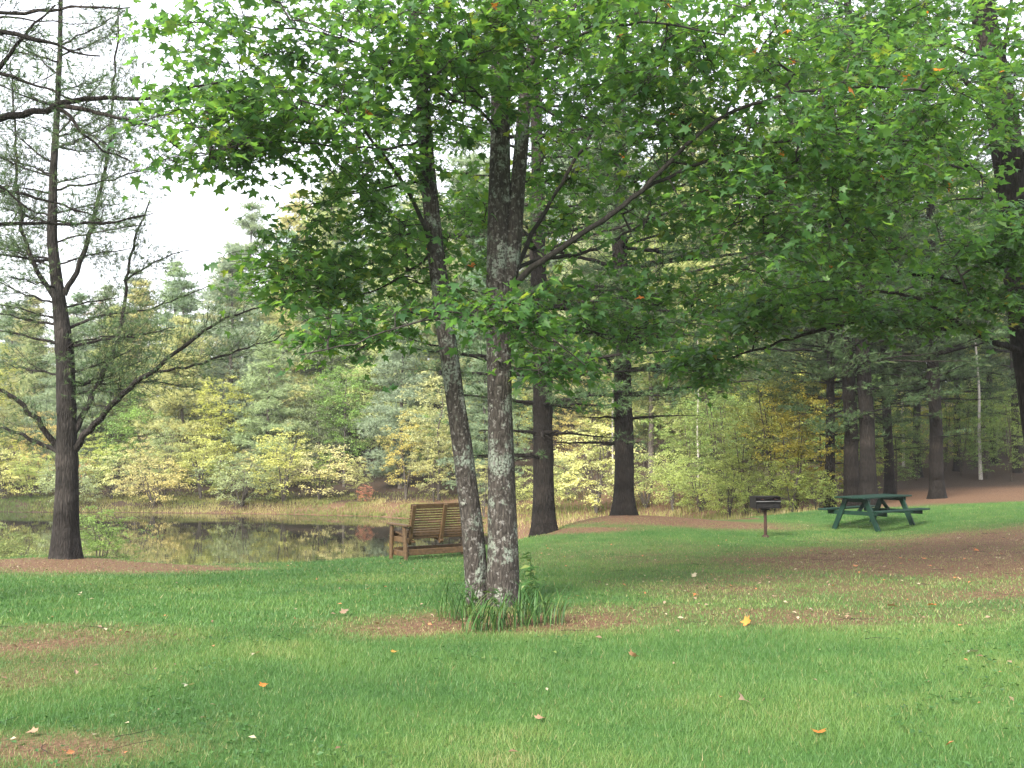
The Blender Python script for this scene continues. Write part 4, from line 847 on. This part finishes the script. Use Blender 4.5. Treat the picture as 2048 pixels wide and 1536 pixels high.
# ------------------------------------------------------------------ plants round the maple's foot
rng = np.random.default_rng(15)
def lily_leaf(rng, L, w):
    a = rng.uniform(0, 6.283); out = rng.uniform(.25, .75)*L; up = L*rng.uniform(.65, .95); s = np.linspace(0, 1, 6)
    c = np.c_[np.cos(a)*out*s**1.5, np.sin(a)*out*s**1.5, up*(s*1.25-.42*s**3)]; sd_ = np.array((-math.sin(a), math.cos(a), 0)); ww = w*np.array((.5, .9, 1, .85, .5, .03))/2
    v = np.stack([c-sd_*ww[:, None], c+UP*(-.15*ww[:, None]), c+sd_*ww[:, None]], 1).reshape(-1, 3); q = []
    for k in range(5): q += [(3*k, 3*k+1, 3*k+4, 3*k+3), (3*k+1, 3*k+2, 3*k+5, 3*k+4)]
    return v, q
lilies = [(915,1240,.55,'leftmost daylily clump at the foot of the maple, with long arching blades',60),(955,1262,.48,'dense daylily clump in front of the left maple stem',55),(1000,1256,.42,'daylily clump in front of the cleft between the maple stems',50),
          (1045,1250,.42,'daylily clump in front of the right maple stem',50),(1098,1246,.46,'rightmost daylily clump beside the maple',45),(1070,1225,.40,'daylily clump behind the right side of the maple foot',40)]
for px, py, L, lab, n in lilies:
    dd = 1.6*FPX/(py-HORIZON); b = ground(px, dd); t_ = thing('daylily_clump', lab, 'plant', tuple(b), 0, 'daylilies round the maple foot')
    for k in range(n):
        g = Geo(); v, q = lily_leaf(rng, L*rng.uniform(.5, 1.1), .011); v = v+np.r_[rng.normal(0, .10, 2), -.01]; g.add(v, None, q, np.clip(.45+.25*rng.standard_normal(), 0, 1)); g.build('leaf', M['daylily'], t_, True)
# taller leafy stems right of the trunk
for px, d, h_, lab in [(1062,9.6,.62,'tall leafy weed stem right of the maple foot'),(1078,9.75,.48,'shorter leafy weed stem right of the maple foot'),(1040,9.5,.36,'low weed stem against the right maple stem'),(985,9.3,.32,'yellowish weed sprout before the cleft of the maple'),(945,9.4,.30,'weed sprout at the left maple stem')]:
    b = ground(px, d); t_ = thing('leafy_weed', lab, 'plant', tuple(b), 0, 'leafy weeds round the maple foot')
    lean = rng.normal(0, .12, 2); ax = np.c_[lean[0]*np.linspace(0, 1, 6)**2, lean[1]*np.linspace(0, 1, 6)**2, np.linspace(-.02, h_, 6)]
    g = Geo(); g.tube(ax, np.linspace(.005, .002, 6), 5); g.build('stem', M['daylily'], t_)
    n = int(h_*44); u = rng.uniform(.15, 1, n); Pp = np.stack([np.interp(u, np.linspace(0, 1, 6), ax[:, k]) for k in range(3)], -1); Mx = leaf_frames(rng, n, .4, .1)
    for k in range(n):
        g = Geo(); g.scatter(OVAL_V*np.array((.8, 1, 1)), OVAL_T, Pp[k:k+1], Mx[k:k+1], np.array([rng.uniform(.06, .11)]), .6+.2*rng.standard_normal()); g.build('leaf', M['daylily'], t_)

# clover and broad-leaved weeds in the turf
rng = np.random.default_rng(19); n = 16000; d = 3.8+14*rng.random(n)**1.6; x = rng.uniform(-1, 1, n)*(.55*d+1)
ok = (fbm(x*.9+3, d*.9, 71) > .56) & (pond_sd(x, d) > 1.3) & (rng.random(n) > brown(x, d)); x, d = x[ok], d[ok]; n = len(x); g = Geo()
g.scatter(OVAL_V*np.array((1.2, 1, 1)), OVAL_T, np.c_[x, d, height(x, d)+rng.uniform(.02, .045, n)], leaf_frames(rng, n, .3, 0), rng.uniform(.018, .045, n), np.clip(.35+.25*rng.standard_normal(n), 0, .9))
o = g.build('clover', M['daylily'], kind='stuff'); o['label'] = 'patches of clover and small weeds in the lawn'; o['category'] = 'clover'
# ------------------------------------------------------------------ fallen leaves
rng = np.random.default_rng(4)
FALL = [(1628,1454,.10,.62,'bright orange fallen leaf in the right foreground grass'),(1482,1390,.11,.36,'pale tan fallen leaf standing up in the foreground grass'),(1075,1427,.09,.40,'greyish curled fallen leaf in the centre foreground'),
 (390,1362,.10,.98,'pale green fallen leaf in the left foreground'),(532,1364,.07,.60,'small orange fallen leaf in the left foreground'),(1490,1242,.12,.72,'amber fallen leaf on the lawn right of the maple'),(1768,1208,.13,.38,'pale fallen leaf on the worn lawn at right'),
 (1860,1206,.11,.58,'reddish fallen leaf right of a pale one on the worn lawn'),(1260,1305,.10,.42,'pale fallen leaf right below the daylilies'),(1940,1297,.12,1.,'whitish fallen leaf at the right edge of the foreground'),(790,1298,.07,.78,'yellow fallen leaf left below the daylilies'),
 (690,1222,.11,.20,'brown fallen leaf left of the maple foot'),(755,1242,.10,.30,'tan fallen leaf left of the maple foot'),(520,1300,.09,.95,'whitish fallen leaf left of the maple'),(88,1452,.08,.40,'pale fallen leaf at the bare patch lower left'),
 (1390,1185,.09,.55,'small orange fallen leaf on the lawn before the grill'),(1385,1150,.10,.95,'whitish fallen leaf on the lawn before the grill'),(1950,1100,.12,.60,'orange fallen leaf on the needle patch at right'),(1840,1115,.11,.55,'rusty fallen leaf on the needle patch below the table'),
 (1790,1150,.11,1.,'whitish fallen leaf below the needle patch'),(1910,1155,.10,.9,'pale fallen leaf below the needle patch, near the right edge'),(1705,1130,.10,.5,'russet fallen leaf on the needle patch')]
for px, py, s, ti, lab in FALL:
    s *= .8
    dd = 1.6*FPX/(py-HORIZON); 
    for _ in range(4): z = gz((px-1024)/FPX*dd, dd); dd = (CAM_Z-z-.03)*FPX/(py-HORIZON)
    x = (px-1024)/FPX*dd; g = Geo(); g.add(MAPLE_V*np.array((1, 1, 1.5))*s, MAPLE_T, None, ti)
    o = g.build('fallen_leaf', M['dry_leaf'], None, True); o.location = (x, dd, gz(x, dd)+.03); o.rotation_euler = (rng.normal(.35, .3), rng.normal(0, .35), rng.uniform(0, 6.28)); tag(o, lab, 'leaf', 'fallen leaves on the lawn')

n = 5200; d = rng.uniform(4.2, 24, n)**1.0; x = rng.uniform(-1, 1, n)*(.55*d+1); br_ = brown(x, d); ok = (pond_sd(x, d) > 1.2) & (rng.random(n) < .05+.75*br_)
x, d = x[ok], d[ok]; n = len(x); g = Geo()
P = np.c_[x, d, height(x, d)+rng.uniform(.012, .035, n)]
g.scatter(OVAL_V, OVAL_T, P, leaf_frames(rng, n, .35, 0), rng.uniform(.02, .06, n), rng.choice((.05, .15, .25, .35, .5, .95), n))
o = g.build('leaf_litter', M['dry_leaf'], kind='stuff'); o['label'] = 'fine brown leaf bits strewn over the lawn'; o['category'] = 'litter'
g = Geo(); k = 0
while k < 130:
    d = rng.uniform(4.5, 23); x = rng.uniform(-1, 1)*(.5*d+.5); b_ = float(brown(np.array([x]), np.array([d]))[0])
    if rng.random() > .02+.6*b_ or pond_sd(np.array([x]), np.array([d]))[0] < 1.4: continue
    a = rng.uniform(0, 6.283); L = rng.uniform(.06, .28); z = gz(x, d)+.02; q = np.array([(x+math.cos(a)*L*t+rng.normal(0, .008), d+math.sin(a)*L*t+rng.normal(0, .008), z+rng.uniform(0, .012)) for t in (0, .4, .75, 1)])
    g.tube(q, np.array((1, .9, .7, .4))*rng.uniform(.0015, .003), 4, False); k += 1
o = g.build('fallen_twigs', M['grey_pine_bark'], kind='stuff'); o['label'] = 'thin dark twigs lying scattered in the grass'; o['category'] = 'twigs'
# ------------------------------------------------------------------ damp morning air over the pond
g = Geo(); g.box((0, 90, 22), (560, 330, 54))
hz = g.build('haze', None, kind='stuff'); hz['label'] = 'thin pale haze between the lawn and the far bank'
m, nt, out = mat_base('haze'); pv = N(nt, 'ShaderNodeVolumePrincipled'); pv.inputs['Color'].default_value = (.98, .99, 1, 1); pv.inputs['Density'].default_value = .0006; pv.inputs['Anisotropy'].default_value = .2
nt.links.new(pv.outputs[0], out.inputs['Volume']); hz.data.materials.append(m)
